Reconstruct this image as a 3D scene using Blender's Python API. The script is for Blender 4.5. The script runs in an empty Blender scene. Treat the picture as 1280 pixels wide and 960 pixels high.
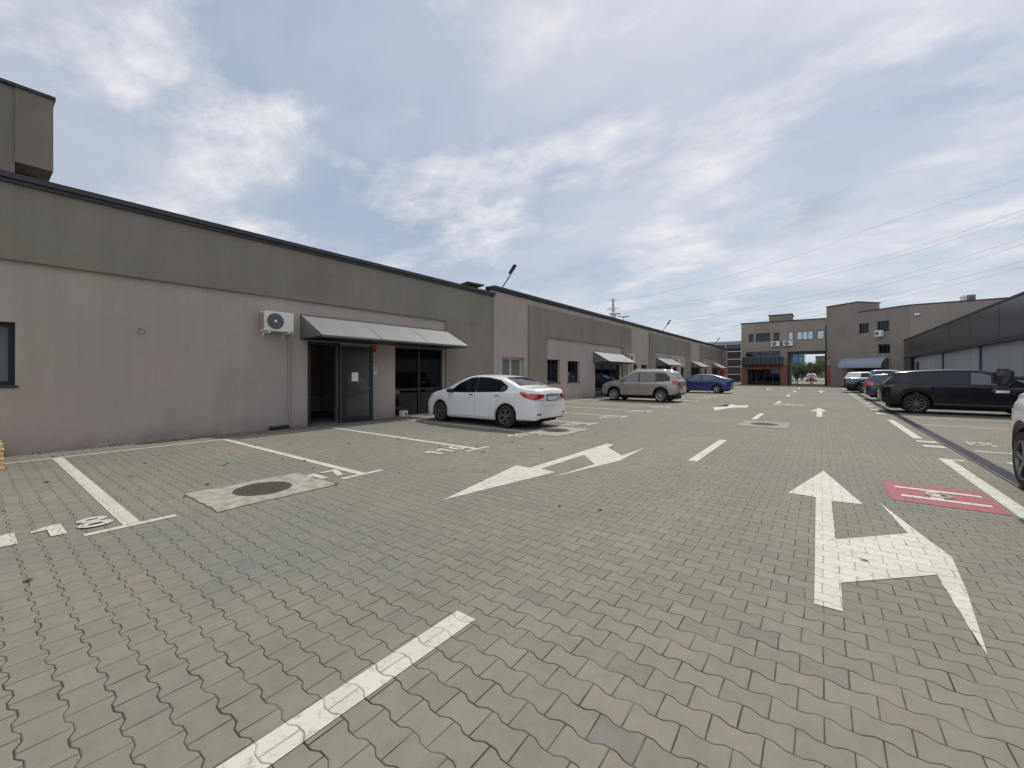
import bpy, bmesh, math, random
from mathutils import Vector, Matrix, noise
from mathutils.bvhtree import BVHTree
from mathutils.geometry import delaunay_2d_cdt
random.seed(7)
R = math.radians
scene = bpy.context.scene
COL = scene.collection
CAMH, FOC, HZ = 1.52, 515.0, 467.0
SN, CS = .5997, .8002

def ground(px, py, z=0.0):
    """photo pixel -> point on the plane of height z"""
    u = (px-640)/FOC; d = (CAMH-z)*FOC/(py-HZ)
    return Vector((d*(-SN+CS*u), d*(CS+SN*u), z))
def gp(l, z=0.0): return [ground(a, b, z) for a, b in l]

# ------------------------------------------------------------------ materials
def new_mat(name):
    m = bpy.data.materials.new(name); m.use_nodes = True
    return m, m.node_tree.nodes, m.node_tree.links, m.node_tree.nodes['Principled BSDF']
def mat(name, col, rough=.6, metal=0, coat=0, noise_amt=0, noise_scale=6, bump=0, bump_scale=60, spec=.5, stretch=None, emit=None):
    m, n, l, p = new_mat(name)
    p.inputs['Base Color'].default_value = (*col, 1)
    p.inputs['Roughness'].default_value = rough
    p.inputs['Metallic'].default_value = metal
    p.inputs['Coat Weight'].default_value = coat
    p.inputs['Coat Roughness'].default_value = .04
    p.inputs['Specular IOR Level'].default_value = spec
    tc = n.new('ShaderNodeTexCoord'); src = tc.outputs['Object']
    if stretch:
        mp = n.new('ShaderNodeMapping'); mp.inputs['Scale'].default_value = stretch
        l.new(src, mp.inputs['Vector']); src = mp.outputs[0]
    if noise_amt:
        t = n.new('ShaderNodeTexNoise'); t.inputs['Scale'].default_value = noise_scale; t.inputs['Detail'].default_value = 6
        l.new(src, t.inputs['Vector'])
        r = n.new('ShaderNodeMapRange'); r.inputs[1].default_value = .3; r.inputs[2].default_value = .7
        r.inputs[3].default_value = 1-noise_amt; r.inputs[4].default_value = 1+noise_amt
        l.new(t.outputs['Fac'], r.inputs[0])
        v = n.new('ShaderNodeVectorMath'); v.operation = 'SCALE'; v.inputs[0].default_value = col
        l.new(r.outputs[0], v.inputs['Scale']); l.new(v.outputs[0], p.inputs['Base Color'])
    if bump:
        t = n.new('ShaderNodeTexNoise'); t.inputs['Scale'].default_value = bump_scale; t.inputs['Detail'].default_value = 3
        l.new(tc.outputs['Object'], t.inputs['Vector'])
        b = n.new('ShaderNodeBump'); b.inputs['Strength'].default_value = bump; b.inputs['Distance'].default_value = .01
        l.new(t.outputs['Fac'], b.inputs['Height']); l.new(b.outputs[0], p.inputs['Normal'])
    if emit:
        p.inputs['Emission Color'].default_value = (*emit[:3], 1); p.inputs['Emission Strength'].default_value = emit[3]
    return m

def math_node(n, l, op, a, b=None, c=None):
    x = n.new('ShaderNodeMath'); x.operation = op
    for i, v in enumerate((a, b, c)):
        if v is None: continue
        if isinstance(v, (int, float)): x.inputs[i].default_value = v
        else: l.new(v, x.inputs[i])
    return x.outputs[0]

PITCH, PER, AMP = .143, .199, .0108
def paver_nodes(n, l):
    """double-T interlocking pavers; returns gap mask (1 in the joint), id 0..1, second id"""
    M = lambda *a: math_node(n, l, *a)
    g = n.new('ShaderNodeNewGeometry'); s = n.new('ShaderNodeSeparateXYZ'); l.new(g.outputs['Position'], s.inputs[0])
    # slight irregularity of the laying
    w = n.new('ShaderNodeTexNoise'); w.inputs['Scale'].default_value = 1.3; w.inputs['Detail'].default_value = 1
    l.new(g.outputs['Position'], w.inputs['Vector'])
    ws = n.new('ShaderNodeSeparateColor'); l.new(w.outputs['Color'], ws.inputs[0])
    X = M('ADD', M('SUBTRACT', s.outputs[0], .012), M('MULTIPLY', M('SUBTRACT', ws.outputs[0], .5), .035))
    Y = M('ADD', M('SUBTRACT', s.outputs[1], 2.494), M('MULTIPLY', M('SUBTRACT', ws.outputs[1], .5), .035))
    v = M('DIVIDE', Y, PITCH)
    b = M('FLOOR', v); f = M('SUBTRACT', M('SUBTRACT', v, b), .5)
    sgn = M('SUBTRACT', 1.0, M('MULTIPLY', M('FLOORED_MODULO', b, 2.0), 2.0))
    tri = M('SUBTRACT', M('MULTIPLY', M('ABSOLUTE', M('SUBTRACT', M('FRACT', M('DIVIDE', X, PER)), .5)), 4.0), 1.0)  # +1 at x=0
    c = M('MAXIMUM', M('MINIMUM', M('MULTIPLY', tri, 2.6), 1.0), -1.0)
    d = M('SUBTRACT', f, M('MULTIPLY', M('MULTIPLY', sgn, c), AMP/PITCH))
    band = M('ADD', b, M('GREATER_THAN', d, 0.0))
    shift = M('MULTIPLY', M('FLOORED_MODULO', band, 2.0), .5)
    xr = M('SUBTRACT', M('DIVIDE', X, PER), shift)
    col = M('FLOOR', xr)
    jd = M('MULTIPLY', M('SUBTRACT', .5, M('ABSOLUTE', M('SUBTRACT', M('FRACT', xr), .5))), PER)
    zd = M('MULTIPLY', M('ABSOLUTE', d), PITCH*.9)
    cv = n.new('ShaderNodeCombineXYZ'); l.new(band, cv.inputs[0]); l.new(col, cv.inputs[1])
    wn = n.new('ShaderNodeTexWhiteNoise'); wn.noise_dimensions = '2D'; l.new(cv.outputs[0], wn.inputs['Vector'])
    wc = n.new('ShaderNodeSeparateColor'); l.new(wn.outputs['Color'], wc.inputs[0])
    # the joints open and close from stone to stone
    jn = n.new('ShaderNodeTexNoise'); jn.inputs['Scale'].default_value = 5.0; jn.inputs['Detail'].default_value = 3
    l.new(g.outputs['Position'], jn.inputs['Vector'])
    jw = M('MULTIPLY', M('MAXIMUM', M('SUBTRACT', jn.outputs['Fac'], .36), 0.0), .0092)
    jw = M('ADD', jw, .0003)
    dd = M('MINIMUM', jd, zd)
    mr = n.new('ShaderNodeMapRange'); mr.interpolation_type = 'SMOOTHSTEP'
    l.new(dd, mr.inputs[0]); l.new(jw, mr.inputs[1]); l.new(M('ADD', jw, .0016), mr.inputs[2])
    mr.inputs[3].default_value = 1; mr.inputs[4].default_value = 0
    ch = n.new('ShaderNodeMapRange'); ch.interpolation_type = 'SMOOTHSTEP'
    l.new(dd, ch.inputs[0]); ch.inputs[1].default_value = .0005; ch.inputs[2].default_value = .007
    return mr.outputs[0], wn.outputs['Value'], wc.outputs[1], ch.outputs[0], g.outputs['Position'], wc.outputs[2]

def noise_tex(n, l, pos, scale, detail=4, rough=.5):
    t = n.new('ShaderNodeTexNoise'); t.inputs['Scale'].default_value = scale; t.inputs['Detail'].default_value = detail
    t.inputs['Roughness'].default_value = rough
    l.new(pos, t.inputs['Vector']); return t.outputs['Fac']
def maprange(n, l, v, a, b, c, d):
    r = n.new('ShaderNodeMapRange'); l.new(v, r.inputs[0])
    for i, x in enumerate((a, b, c, d)): r.inputs[i+1].default_value = x
    return r.outputs[0]
def mixc(n, l, fac, a, b, mode='MIX'):
    m = n.new('ShaderNodeMix'); m.data_type = 'RGBA'; m.blend_type = mode
    for s, v in ((m.inputs[0], fac), (m.inputs[6], a), (m.inputs[7], b)):
        if isinstance(v, tuple): s.default_value = (*v, 1) if len(v) == 3 else v
        elif isinstance(v, (int, float)): s.default_value = v
        else: l.new(v, s)
    return m.outputs[2]

def paver_mat():
    m, n, l, p = new_mat('interlocking_pavers')
    gap, idv, id2, ch, pos, id3 = paver_nodes(n, l)
    base = mixc(n, l, idv, (.198, .180, .140), (.230, .209, .164))
    cool = mixc(n, l, maprange(n, l, noise_tex(n, l, pos, .22, 5), .42, .62, 0, 1), base, (.178, .173, .144))
    cool = mixc(n, l, maprange(n, l, noise_tex(n, l, pos, .55, 4, .6), .5, .7, 0, .7), cool, (.228, .198, .155))
    odd = mixc(n, l, maprange(n, l, id2, .965, .985, 0, .5), cool, (.150, .150, .132))
    odd = mixc(n, l, maprange(n, l, id2, .02, .0, 0, .4), odd, (.26, .205, .165))
    st = mixc(n, l, maprange(n, l, noise_tex(n, l, pos, 1.4, 8, .7), .60, .78, 0, .45), odd, (.14, .13, .11))
    mpt = n.new('ShaderNodeMapping'); mpt.inputs['Scale'].default_value = (1.1, .07, 1); l.new(pos, mpt.inputs['Vector'])
    st = mixc(n, l, maprange(n, l, noise_tex(n, l, mpt.outputs[0], 1.0, 4, .55), .50, .68, 0, .30), st, (.165, .152, .122))
    st = mixc(n, l, maprange(n, l, noise_tex(n, l, pos, 5.5, 3, .5), .735, .77, 0, .5), st, (.10, .092, .075))
    grain = math_node(n, l, 'MULTIPLY', noise_tex(n, l, pos, 260, 3, .7), .5)
    blot = math_node(n, l, 'MULTIPLY', noise_tex(n, l, pos, 9, 6, .7), .5)
    v = n.new('ShaderNodeVectorMath'); v.operation = 'SCALE'; l.new(st, v.inputs[0])
    l.new(math_node(n, l, 'ADD', math_node(n, l, 'ADD', grain, blot), .52), v.inputs['Scale'])
    dirt = mixc(n, l, noise_tex(n, l, pos, 2.2, 3), (.022, .019, .014), (.095, .085, .062))
    fin = mixc(n, l, gap, v.outputs[0], dirt)
    l.new(fin, p.inputs['Base Color'])
    p.inputs['Roughness'].default_value = .88; p.inputs['Specular IOR Level'].default_value = .3
    h = math_node(n, l, 'ADD', math_node(n, l, 'MULTIPLY', ch, 1.0), math_node(n, l, 'MULTIPLY', grain, .25))
    h = math_node(n, l, 'ADD', h, math_node(n, l, 'MULTIPLY', id3, .25))
    b = n.new('ShaderNodeBump'); b.inputs['Strength'].default_value = .55; b.inputs['Distance'].default_value = .006
    l.new(h, b.inputs['Height']); l.new(b.outputs[0], p.inputs['Normal'])
    return m
def paint_mat(name, col, worn=.5, undercol=(.23, .21, .17)):
    m, n, l, p = new_mat(name)
    gap, idv, id2, ch, pos, id3 = paver_nodes(n, l)
    c = mixc(n, l, idv, tuple(x*.88 for x in col), col)
    w = maprange(n, l, noise_tex(n, l, pos, 16, 8, .75), .535, .68, 0, worn)
    c = mixc(n, l, w, c, undercol)
    c = mixc(n, l, maprange(n, l, noise_tex(n, l, pos, 3.1, 5, .7), .5, .8, 0, .28), c, tuple(x*.6 for x in col))
    c = mixc(n, l, math_node(n, l, 'MULTIPLY', gap, .62), c, (.07, .062, .05))
    l.new(c, p.inputs['Base Color']); p.inputs['Roughness'].default_value = .7
    b = n.new('ShaderNodeBump'); b.inputs['Strength'].default_value = .45; b.inputs['Distance'].default_value = .006
    l.new(ch, b.inputs['Height']); l.new(b.outputs[0], p.inputs['Normal'])
    return m
def stucco(name, col, streak=.12):
    m, n, l, p = new_mat(name)
    g = n.new('ShaderNodeNewGeometry'); pos = g.outputs['Position']
    mp = n.new('ShaderNodeMapping'); mp.inputs['Scale'].default_value = (1.6, 1.6, .12); l.new(pos, mp.inputs['Vector'])
    a = maprange(n, l, noise_tex(n, l, pos, .45, 6, .6), .3, .7, 1-.09, 1+.09)
    s = maprange(n, l, noise_tex(n, l, mp.outputs[0], 1.5, 6, .65), .35, .75, 1+streak*.5, 1-streak)
    f = maprange(n, l, noise_tex(n, l, pos, 30, 4, .7), .3, .7, .95, 1.05)
    k = math_node(n, l, 'MULTIPLY', math_node(n, l, 'MULTIPLY', a, s), f)
    tint = mixc(n, l, maprange(n, l, noise_tex(n, l, pos, .3, 4), .4, .6, 0, 1), col, (col[0]*.95, col[1]*1.0, col[2]*.90))
    # splash dirt along the foot of the wall
    sep = n.new('ShaderNodeSeparateXYZ'); l.new(pos, sep.inputs[0])
    foot = math_node(n, l, 'MULTIPLY', maprange(n, l, sep.outputs[2], .02, .42, 1, 0), maprange(n, l, noise_tex(n, l, pos, 3.5, 6, .7), .35, .7, .05, .75))
    v = n.new('ShaderNodeVectorMath'); v.operation = 'SCALE'; l.new(tint, v.inputs[0]); l.new(k, v.inputs['Scale'])
    l.new(mixc(n, l, foot, v.outputs[0], tuple(x*.55 for x in col)), p.inputs['Base Color'])
    p.inputs['Roughness'].default_value = .92; p.inputs['Specular IOR Level'].default_value = .25
    b = n.new('ShaderNodeBump'); b.inputs['Strength'].default_value = .35; b.inputs['Distance'].default_value = .006
    l.new(noise_tex(n, l, pos, 70, 4, .7), b.inputs['Height']); l.new(b.outputs[0], p.inputs['Normal'])
    return m
def brick_mat():
    m, n, l, p = new_mat('red_brick')
    tc = n.new('ShaderNodeTexCoord')
    mp = n.new('ShaderNodeMapping'); mp.inputs['Rotation'].default_value = (R(90), 0, 0); l.new(tc.outputs['Object'], mp.inputs['Vector'])
    t = n.new('ShaderNodeTexBrick'); t.inputs['Scale'].default_value = 4; l.new(mp.outputs[0], t.inputs['Vector'])
    t.inputs['Color1'].default_value = (.28, .095, .05, 1); t.inputs['Color2'].default_value = (.21, .07, .042, 1); t.inputs['Mortar'].default_value = (.2, .16, .13, 1)
    t.inputs['Mortar Size'].default_value = .012
    l.new(t.outputs['Color'], p.inputs['Base Color']); p.inputs['Roughness'].default_value = .9
    return m
def glass_mat(name, tint=(.02, .025, .03), clear=.45, ior=1.5):
    m = bpy.data.materials.new(name); m.use_nodes = True; n = m.node_tree.nodes; l = m.node_tree.links
    n.clear(); o = n.new('ShaderNodeOutputMaterial')
    gl = n.new('ShaderNodeBsdfGlossy'); gl.inputs['Roughness'].default_value = .02; gl.inputs['Color'].default_value = (.9, .95, 1, 1)
    tr = n.new('ShaderNodeBsdfTransparent'); tr.inputs['Color'].default_value = (clear, clear*1.02, clear, 1)
    df = n.new('ShaderNodeBsdfDiffuse'); df.inputs['Color'].default_value = (*tint, 1)
    mx0 = n.new('ShaderNodeMixShader'); mx0.inputs[0].default_value = .25; l.new(tr.outputs[0], mx0.inputs[1]); l.new(df.outputs[0], mx0.inputs[2])
    fr = n.new('ShaderNodeFresnel'); fr.inputs['IOR'].default_value = ior
    mx = n.new('ShaderNodeMixShader'); l.new(fr.outputs[0], mx.inputs[0]); l.new(mx0.outputs[0], mx.inputs[1]); l.new(gl.outputs[0], mx.inputs[2])
    l.new(mx.outputs[0], o.inputs[0]); return m

M = {}
M['paver'] = paver_mat()
M['white_paint'] = paint_mat('white_road_paint', (.56, .545, .465), .85)
M['red_paint'] = paint_mat('red_road_paint', (.30, .042, .078), .95)
M['concrete'] = mat('cast_concrete', (.31, .29, .24), .9, noise_amt=.28, noise_scale=7, bump=.6, bump_scale=45)
M['concrete_old'] = mat('old_concrete', (.27, .245, .20), .9, noise_amt=.2, noise_scale=5, bump=.3)
M['cast_iron'] = mat('cast_iron', (.075, .064, .052), .75, .2, noise_amt=.3, noise_scale=20, bump=1.0, bump_scale=90)
M['drain'] = mat('drain_grate', (.045, .045, .06), .5, .5, noise_amt=.3)
M['pink'] = stucco('taupe_render', (.44, .362, .342), .08)
M['olive'] = stucco('olive_grey_render', (.252, .220, .190), .11)
M['patch'] = stucco('repainted_render', (.24, .205, .182), .03)
M['dark_taupe'] = stucco('dark_taupe_render', (.285, .235, .208), .08)
M['oblique'] = stucco('grey_taupe_render', (.262, .218, .196), .06)
M['tower'] = stucco('tower_render', (.25, .208, .182), .08)
M['cap'] = mat('black_metal_coping', (.045, .044, .046), .45, .3, noise_amt=.15)
M['roof'] = mat('bitumen_roof', (.07, .07, .07), .9, noise_amt=.2)
M['frame'] = mat('anthracite_frame', (.022, .026, .034), .4, .2)
M['black'] = mat('black_void', (.012, .012, .012), .8)
M['white_frame'] = mat('white_plastic_frame', (.6, .6, .6), .4)
M['blind'] = mat('pale_blind', (.42, .44, .46), .8, noise_amt=.1, noise_scale=3)
M['awning'] = mat('grey_sheet_metal', (.205, .21, .205), .5, .1, noise_amt=.06, noise_scale=2)
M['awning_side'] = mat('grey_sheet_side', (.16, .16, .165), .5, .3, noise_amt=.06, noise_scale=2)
M['awning_blue'] = mat('grey_membrane', (.30, .32, .36), .5, noise_amt=.05)
M['white_metal'] = mat('white_enamel', (.68, .68, .64), .4, noise_amt=.05, noise_scale=8)
M['grey_fan'] = mat('fan_grille', (.15, .155, .15), .5)
M['grille_fine'] = mat('condenser_fins', (.25, .24, .2), .5, .3)
M['pipe'] = mat('beige_pipe', (.36, .32, .29), .5)
M['wood'] = mat('pine_boards', (.66, .48, .27), .7, noise_amt=.2, noise_scale=9, stretch=(1, 8, 8))
M['panel'] = mat('anthracite_panel', (.028, .032, .040), .26, .35, noise_amt=.1, noise_scale=1.5, spec=.5)
M['seam_and_shade_black'] = mat('seam_and_shade_black', (.01, .01, .013), .5)
M['grey_wall'] = mat('light_grey_cladding', (.27, .285, .30), .55, noise_amt=.05, noise_scale=1)
M['blue_pipe'] = mat('blue_grey_pipe', (.05, .06, .12), .5)
M['brick'] = brick_mat()
M['red'] = mat('signal_red', (.55, .03, .03), .5)
M['orange_red'] = mat('faded_red_box', (.45, .10, .06), .5)
M['paper'] = mat('white_paper', (.75, .76, .76), .7)
M['green_print'] = mat('green_print', (.25, .45, .38), .7)
M['glass'] = glass_mat('window_glass')
M['glass_dark'] = glass_mat('dark_window_glass', (.012, .014, .018), .18, 1.5)
M['glass_blue'] = mat('blue_curtain_glass', (.10, .17, .25), .12, .4, noise_amt=.2, noise_scale=.3)
M['glass_pale'] = mat('bright_reflecting_pane', (.33, .38, .41), .08, .7)
M['pane_grey'] = mat('curtained_pane', (.17, .185, .19), .12)
M['interior'] = mat('interior_wall', (.6, .57, .5), .9)
M['interior_floor'] = mat('interior_floor', (.16, .14, .12), .6)
M['steel'] = mat('galvanised_steel', (.20, .20, .21), .5, .7)
M['lattice'] = mat('weathered_steel', (.30, .32, .36), .6, .4)
M['wire'] = mat('aluminium_wire', (.34, .36, .40), .7, .0)
M['rubber'] = mat('tyre_rubber', (.018, .018, .018), .85, bump=.2, bump_scale=120)
M['alloy'] = mat('silver_alloy', (.55, .55, .56), .28, .85)
M['dark_alloy'] = mat('dark_alloy', (.16, .16, .165), .3, .6)
M['brake'] = mat('brake_black', (.015, .015, .016), .8)  # near-black tone for brake discs and underbody
M['car_glass'] = mat('tinted_car_glass', (.008, .009, .011), .03, 0, spec=.5)
M['car_glass_light'] = mat('clear_car_glass', (.085, .10, .098), .04, 0, spec=.9)
M['blackplastic'] = mat('black_plastic', (.018, .018, .02), .5)
M['seam'] = mat('panel_gap', (.03, .03, .03), .8)
M['chrome'] = mat('chrome', (.7, .7, .72), .12, 1)
M['tail'] = mat('red_lamp_lens', (.42, .012, .02), .12, coat=1)
M['tail_pink'] = mat('pink_red_lamp_lens', (.62, .03, .08), .15, coat=1)
M['tail_dark'] = mat('smoked_lamp_lens', (.06, .012, .012), .12, coat=1)
M['amber_lens'] = mat('clear_red_lens', (.45, .16, .15), .15, coat=1)
M['head'] = mat('headlamp_lens', (.5, .52, .55), .08, .3, coat=1)
M['plate'] = mat('plate_white', (.62, .64, .66), .4)
M['plate_text'] = mat('plate_text', (.02, .02, .02), .5)
M['mirror_glass'] = mat('mirror_glass', (.55, .58, .6), .03, 1)
def car_paint(name, col, metal=.3, rough=.35): return mat(name, col, rough, metal, coat=.9)
M['p_white'] = car_paint('white_car_paint', (.74, .74, .72), 0, .4)
M['p_gold'] = car_paint('beige_metallic_paint', (.35, .305, .25), .5, .35)
M['p_blue'] = car_paint('royal_blue_paint', (.010, .034, .15), .3, .3)
M['p_black'] = mat('black_car_paint', (.005, .005, .006), .16, 0, .0, spec=.45)
M['p_steelblue'] = car_paint('steel_blue_paint', (.065, .10, .155), .4, .4)
M['p_navy'] = car_paint('navy_paint', (.02, .035, .07), .3, .35)
M['p_silver'] = car_paint('silver_paint', (.78, .79, .80), .0, .35)
M['leaf'] = mat('tree_leaves', (.050, .085, .022), .8, noise_amt=.45, noise_scale=1.2)
M['leaf2'] = mat('tree_leaves_light', (.08, .12, .03), .8, noise_amt=.4, noise_scale=1.2)
M['bark'] = mat('bark', (.09, .07, .05), .9, noise_amt=.3)
M['litter'] = mat('dead_leaves', (.06, .042, .025), .9)
M['white_scrap'] = mat('pale_scrap', (.6, .58, .5), .8)
M['skin'] = mat('skin', (.45, .27, .2), .6)
M['hair'] = mat('dark_hair', (.03, .02, .015), .7)
M['pinkshirt'] = mat('pale_pink_shirt', (.6, .42, .42), .8)
M['redtrousers'] = mat('red_trousers', (.38, .05, .07), .8)
M['darkcloth'] = mat('dark_clothing', (.03, .035, .045), .8)
M['asphalt'] = mat('far_asphalt', (.18, .175, .16), .9, noise_amt=.15)

# ------------------------------------------------------------------ scene tree helpers
def link_mesh(name, bm, mats, parent=None, smooth=None, loc=None):
    me = bpy.data.meshes.new(name)
    bmesh.ops.recalc_face_normals(bm, faces=bm.faces)
    bm.to_mesh(me); bm.free()
    if not isinstance(mats, (list, tuple)): mats = [mats]
    for m in mats: me.materials.append(m)
    if smooth is not None:
        me.polygons.foreach_set('use_smooth', [True]*len(me.polygons)); me.set_sharp_from_angle(angle=R(smooth))
    o = bpy.data.objects.new(name, me); COL.objects.link(o)
    if parent is not None: o.parent = parent
    if loc is not None: o.location = loc
    return o
def tag(o, label=None, cat=None, group=None, kind=None):
    if label: o['label'] = label
    if cat: o['category'] = cat
    if group: o['group'] = group
    if kind: o['kind'] = kind
    return o
def empty(name, loc=(0, 0, 0), rz=0, **k):
    o = bpy.data.objects.new(name, None); COL.objects.link(o); o.location = loc; o.rotation_euler = (0, 0, rz); o.empty_display_size = .2
    return tag(o, **k)
def children(o): return [c for c in bpy.data.objects if c.parent == o]
def copy_tree(o, parent=None):
    c = o.copy(); COL.objects.link(c); c.parent = parent
    for ch in children(o): copy_tree(ch, c)
    return c
BOXF = ((0, 1, 3, 2), (4, 6, 7, 5), (0, 4, 5, 1), (2, 3, 7, 6), (0, 2, 6, 4), (1, 5, 7, 3))
class Frame:
    """u along the wall, v up, n out of the wall"""
    def __init__(s, o, u, n): s.o = Vector(o); s.u = Vector(u).normalized(); s.n = Vector(n).normalized(); s.w = Vector((0, 0, 1))
    def p(s, u, v, n=0): return s.o + s.u*u + s.w*v + s.n*n
ID = Frame((0, 0, 0), (1, 0, 0), (0, 1, 0))     # u=x, n=y
def box(bm, F, u0, u1, v0, v1, n0, n1, mi=0):
    vs = [bm.verts.new(F.p(u, v, n)) for u in (u0, u1) for v in (v0, v1) for n in (n0, n1)]
    for f in BOXF:
        bm.faces.new([vs[i] for i in f]).material_index = mi
def wbox(bm, x0, x1, y0, y1, z0, z1, mi=0): box(bm, ID, x0, x1, z0, z1, y0, y1, mi)
def prism(bm, pts, ext, mi=0):
    """closed prism: polygon pts (Vectors) extruded along ext"""
    a = [bm.verts.new(p) for p in pts]; b = [bm.verts.new(p+ext) for p in pts]
    for f in [bm.faces.new(a), bm.faces.new(b[::-1])]: f.material_index = mi
    for i in range(len(a)):
        j = (i+1) % len(a); bm.faces.new((a[i], b[i], b[j], a[j])).material_index = mi
def tube(bm, pts, r, seg=8, mi=0, cap=True):
    rings = []; n = len(pts); rr = r if isinstance(r, (list, tuple)) else [r]*n
    for i, p in enumerate(pts):
        p = Vector(p); t = (Vector(pts[min(i+1, n-1)])-Vector(pts[max(i-1, 0)])).normalized()
        a = Vector((0, 0, 1)) if abs(t.z) < .9 else Vector((1, 0, 0))
        x = t.cross(a).normalized(); y = t.cross(x)
        rings.append([bm.verts.new(p+(x*math.cos(2*math.pi*k/seg)+y*math.sin(2*math.pi*k/seg))*rr[i]) for k in range(seg)])
    for i in range(n-1):
        for k in range(seg):
            bm.faces.new((rings[i][k], rings[i][(k+1) % seg], rings[i+1][(k+1) % seg], rings[i+1][k])).material_index = mi
    if cap: bm.faces.new(rings[0][::-1]).material_index = mi; bm.faces.new(rings[-1]).material_index = mi
def lathe(bm, F3, prof, seg=32, mi=0, close=False):
    """F3=(origin, axis, side1, side2); prof = [(axial, radius)]"""
    o, ax, s1, s2 = F3; rings = []
    for a, r in prof:
        rings.append([bm.verts.new(o+ax*a+(s1*math.cos(2*math.pi*k/seg)+s2*math.sin(2*math.pi*k/seg))*max(r, .0005)) for k in range(seg)])
    rng = range(len(rings)) if close else range(len(rings)-1)
    for i in rng:
        q = rings[(i+1) % len(rings)]
        for k in range(seg):
            bm.faces.new((rings[i][k], rings[i][(k+1) % seg], q[(k+1) % seg], q[k])).material_index = mi
def sheet(bm, pts, mi=0): bm.faces.new([bm.verts.new(p) for p in pts]).material_index = mi

def holed_wall(bm, F, u0, u1, v0, v1, holes, th=.25, mi=0):
    us = sorted({u0, u1, *[h[i] for h in holes for i in (0, 1)]}); vs = sorted({v0, v1, *[h[i] for h in holes for i in (2, 3)]})
    us = [x for x in us if u0 <= x <= u1]; vs = [x for x in vs if v0 <= x <= v1]
    cell = lambda i, j: 0 <= i < len(us)-1 and 0 <= j < len(vs)-1 and not any(h[0]-1e-6 <= (us[i]+us[i+1])/2 <= h[1] and h[2] <= (vs[j]+vs[j+1])/2 <= h[3] for h in holes)
    for i in range(len(us)-1):
        for j in range(len(vs)-1):
            if not cell(i, j): continue
            a, b, c, d = us[i], us[i+1], vs[j], vs[j+1]
            for n in (0, -th): sheet(bm, [F.p(a, c, n), F.p(b, c, n), F.p(b, d, n), F.p(a, d, n)], mi)
            for di, dj, e in ((-1, 0, ((a, c), (a, d))), (1, 0, ((b, c), (b, d))), (0, -1, ((a, c), (b, c))), (0, 1, ((a, d), (b, d)))):
                if not cell(i+di, j+dj):
                    (p, q), (r, s) = e
                    sheet(bm, [F.p(p, q, 0), F.p(r, s, 0), F.p(r, s, -th), F.p(p, q, -th)], mi)
    bmesh.ops.remove_doubles(bm, verts=bm.verts, dist=1e-4)

def window(F, u0, u1, v0, v1, parent, nm=0, rec=.14, fw=.06, fm='frame', pm='glass_dark', blind=None, sill=True, transom=None):
    bm = bmesh.new()
    n0, n1 = -rec-.06, -rec
    box(bm, F, u0, u0+fw, v0, v1, n0, n1); box(bm, F, u1-fw, u1, v0, v1, n0, n1)
    box(bm, F, u0+fw, u1-fw, v0, v0+fw, n0, n1); box(bm, F, u0+fw, u1-fw, v1-fw, v1, n0, n1)
    for k in range(nm):
        c = u0+(u1-u0)*(k+1)/(nm+1); box(bm, F, c-fw*.6, c+fw*.6, v0+fw, v1-fw, n0, n1+.004)
    if transom: box(bm, F, u0+fw, u1-fw, transom-fw*.5, transom+fw*.5, n0, n1-.004)
    w = link_mesh('window', bm, M[fm], parent)
    bm = bmesh.new(); box(bm, F, u0+fw-.005, u1-fw+.005, v0+fw-.005, v1-fw+.005, n0+.02, n0+.03)
    link_mesh('pane', bm, M[pm], w)
    if blind is not None:
        bm = bmesh.new(); box(bm, F, u0+fw, u1-fw, v0+fw+(v1-v0)*blind, v1-fw, n0-.08, n0-.06); link_mesh('blind', bm, M['blind'], w)
    if sill:
        bm = bmesh.new(); box(bm, F, u0-.03, u1+.03, v0-.035, v0-.003, -rec, .035); link_mesh('sill', bm, M['frame'], w)
    return w

# ------------------------------------------------------------------ ground
bm = bmesh.new()
sheet(bm, [Vector((-700, -500, 0)), Vector((700, -500, 0)), Vector((700, 1200, 0)), Vector((-700, 1200, 0))])
gnd = tag(link_mesh('paved_ground', bm, M['paver']), kind='structure')
Z1 = .004
def mark(name, pts, m='white_paint', z=Z1, label=None):
    """thin painted marking; pts are (x, y) on the ground"""
    bm = bmesh.new(); vs = [bm.verts.new((p[0], p[1], z)) for p in pts]
    f = bm.faces.new(vs); bmesh.ops.triangulate(bm, faces=[f])
    bmesh.ops.recalc_face_normals(bm, faces=bm.faces)
    if sum(f.normal.z for f in bm.faces) < 0: bmesh.ops.reverse_faces(bm, faces=bm.faces)
    me = bpy.data.meshes.new(name); bm.to_mesh(me); bm.free(); me.materials.append(M[m])
    o = bpy.data.objects.new(name, me); COL.objects.link(o); o.parent = gnd
    if label: o['label'] = label
    return o
def rect(name, x0, x1, y0, y1, **k): return mark(name, [(x0, y0), (x1, y0), (x1, y1), (x0, y1)], **k)
def text_mesh(name, s, size, m, parent, mw, ext=0, offset=0, sx=1, space=1.0):
    cu = bpy.data.curves.new(name, 'FONT'); cu.body = s; cu.size = size; cu.extrude = ext; cu.offset = offset
    cu.resolution_u = 6; cu.space_character = space
    o = bpy.data.objects.new(name+'_tmp', cu); COL.objects.link(o)
    bpy.context.view_layer.update()
    me = bpy.data.meshes.new_from_object(o.evaluated_get(bpy.context.evaluated_depsgraph_get()))
    bpy.data.objects.remove(o); bpy.data.curves.remove(cu)
    me.transform(Matrix.Diagonal((sx, 1, 1, 1))); me.transform(mw); me.materials.clear(); me.materials.append(m); me.name = name
    ob = bpy.data.objects.new(name, me); COL.objects.link(ob); ob.parent = parent
    return ob
px_mark = lambda name, pts, **k: mark(name, [(v.x, v.y) for v in gp(pts)], **k)

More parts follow.
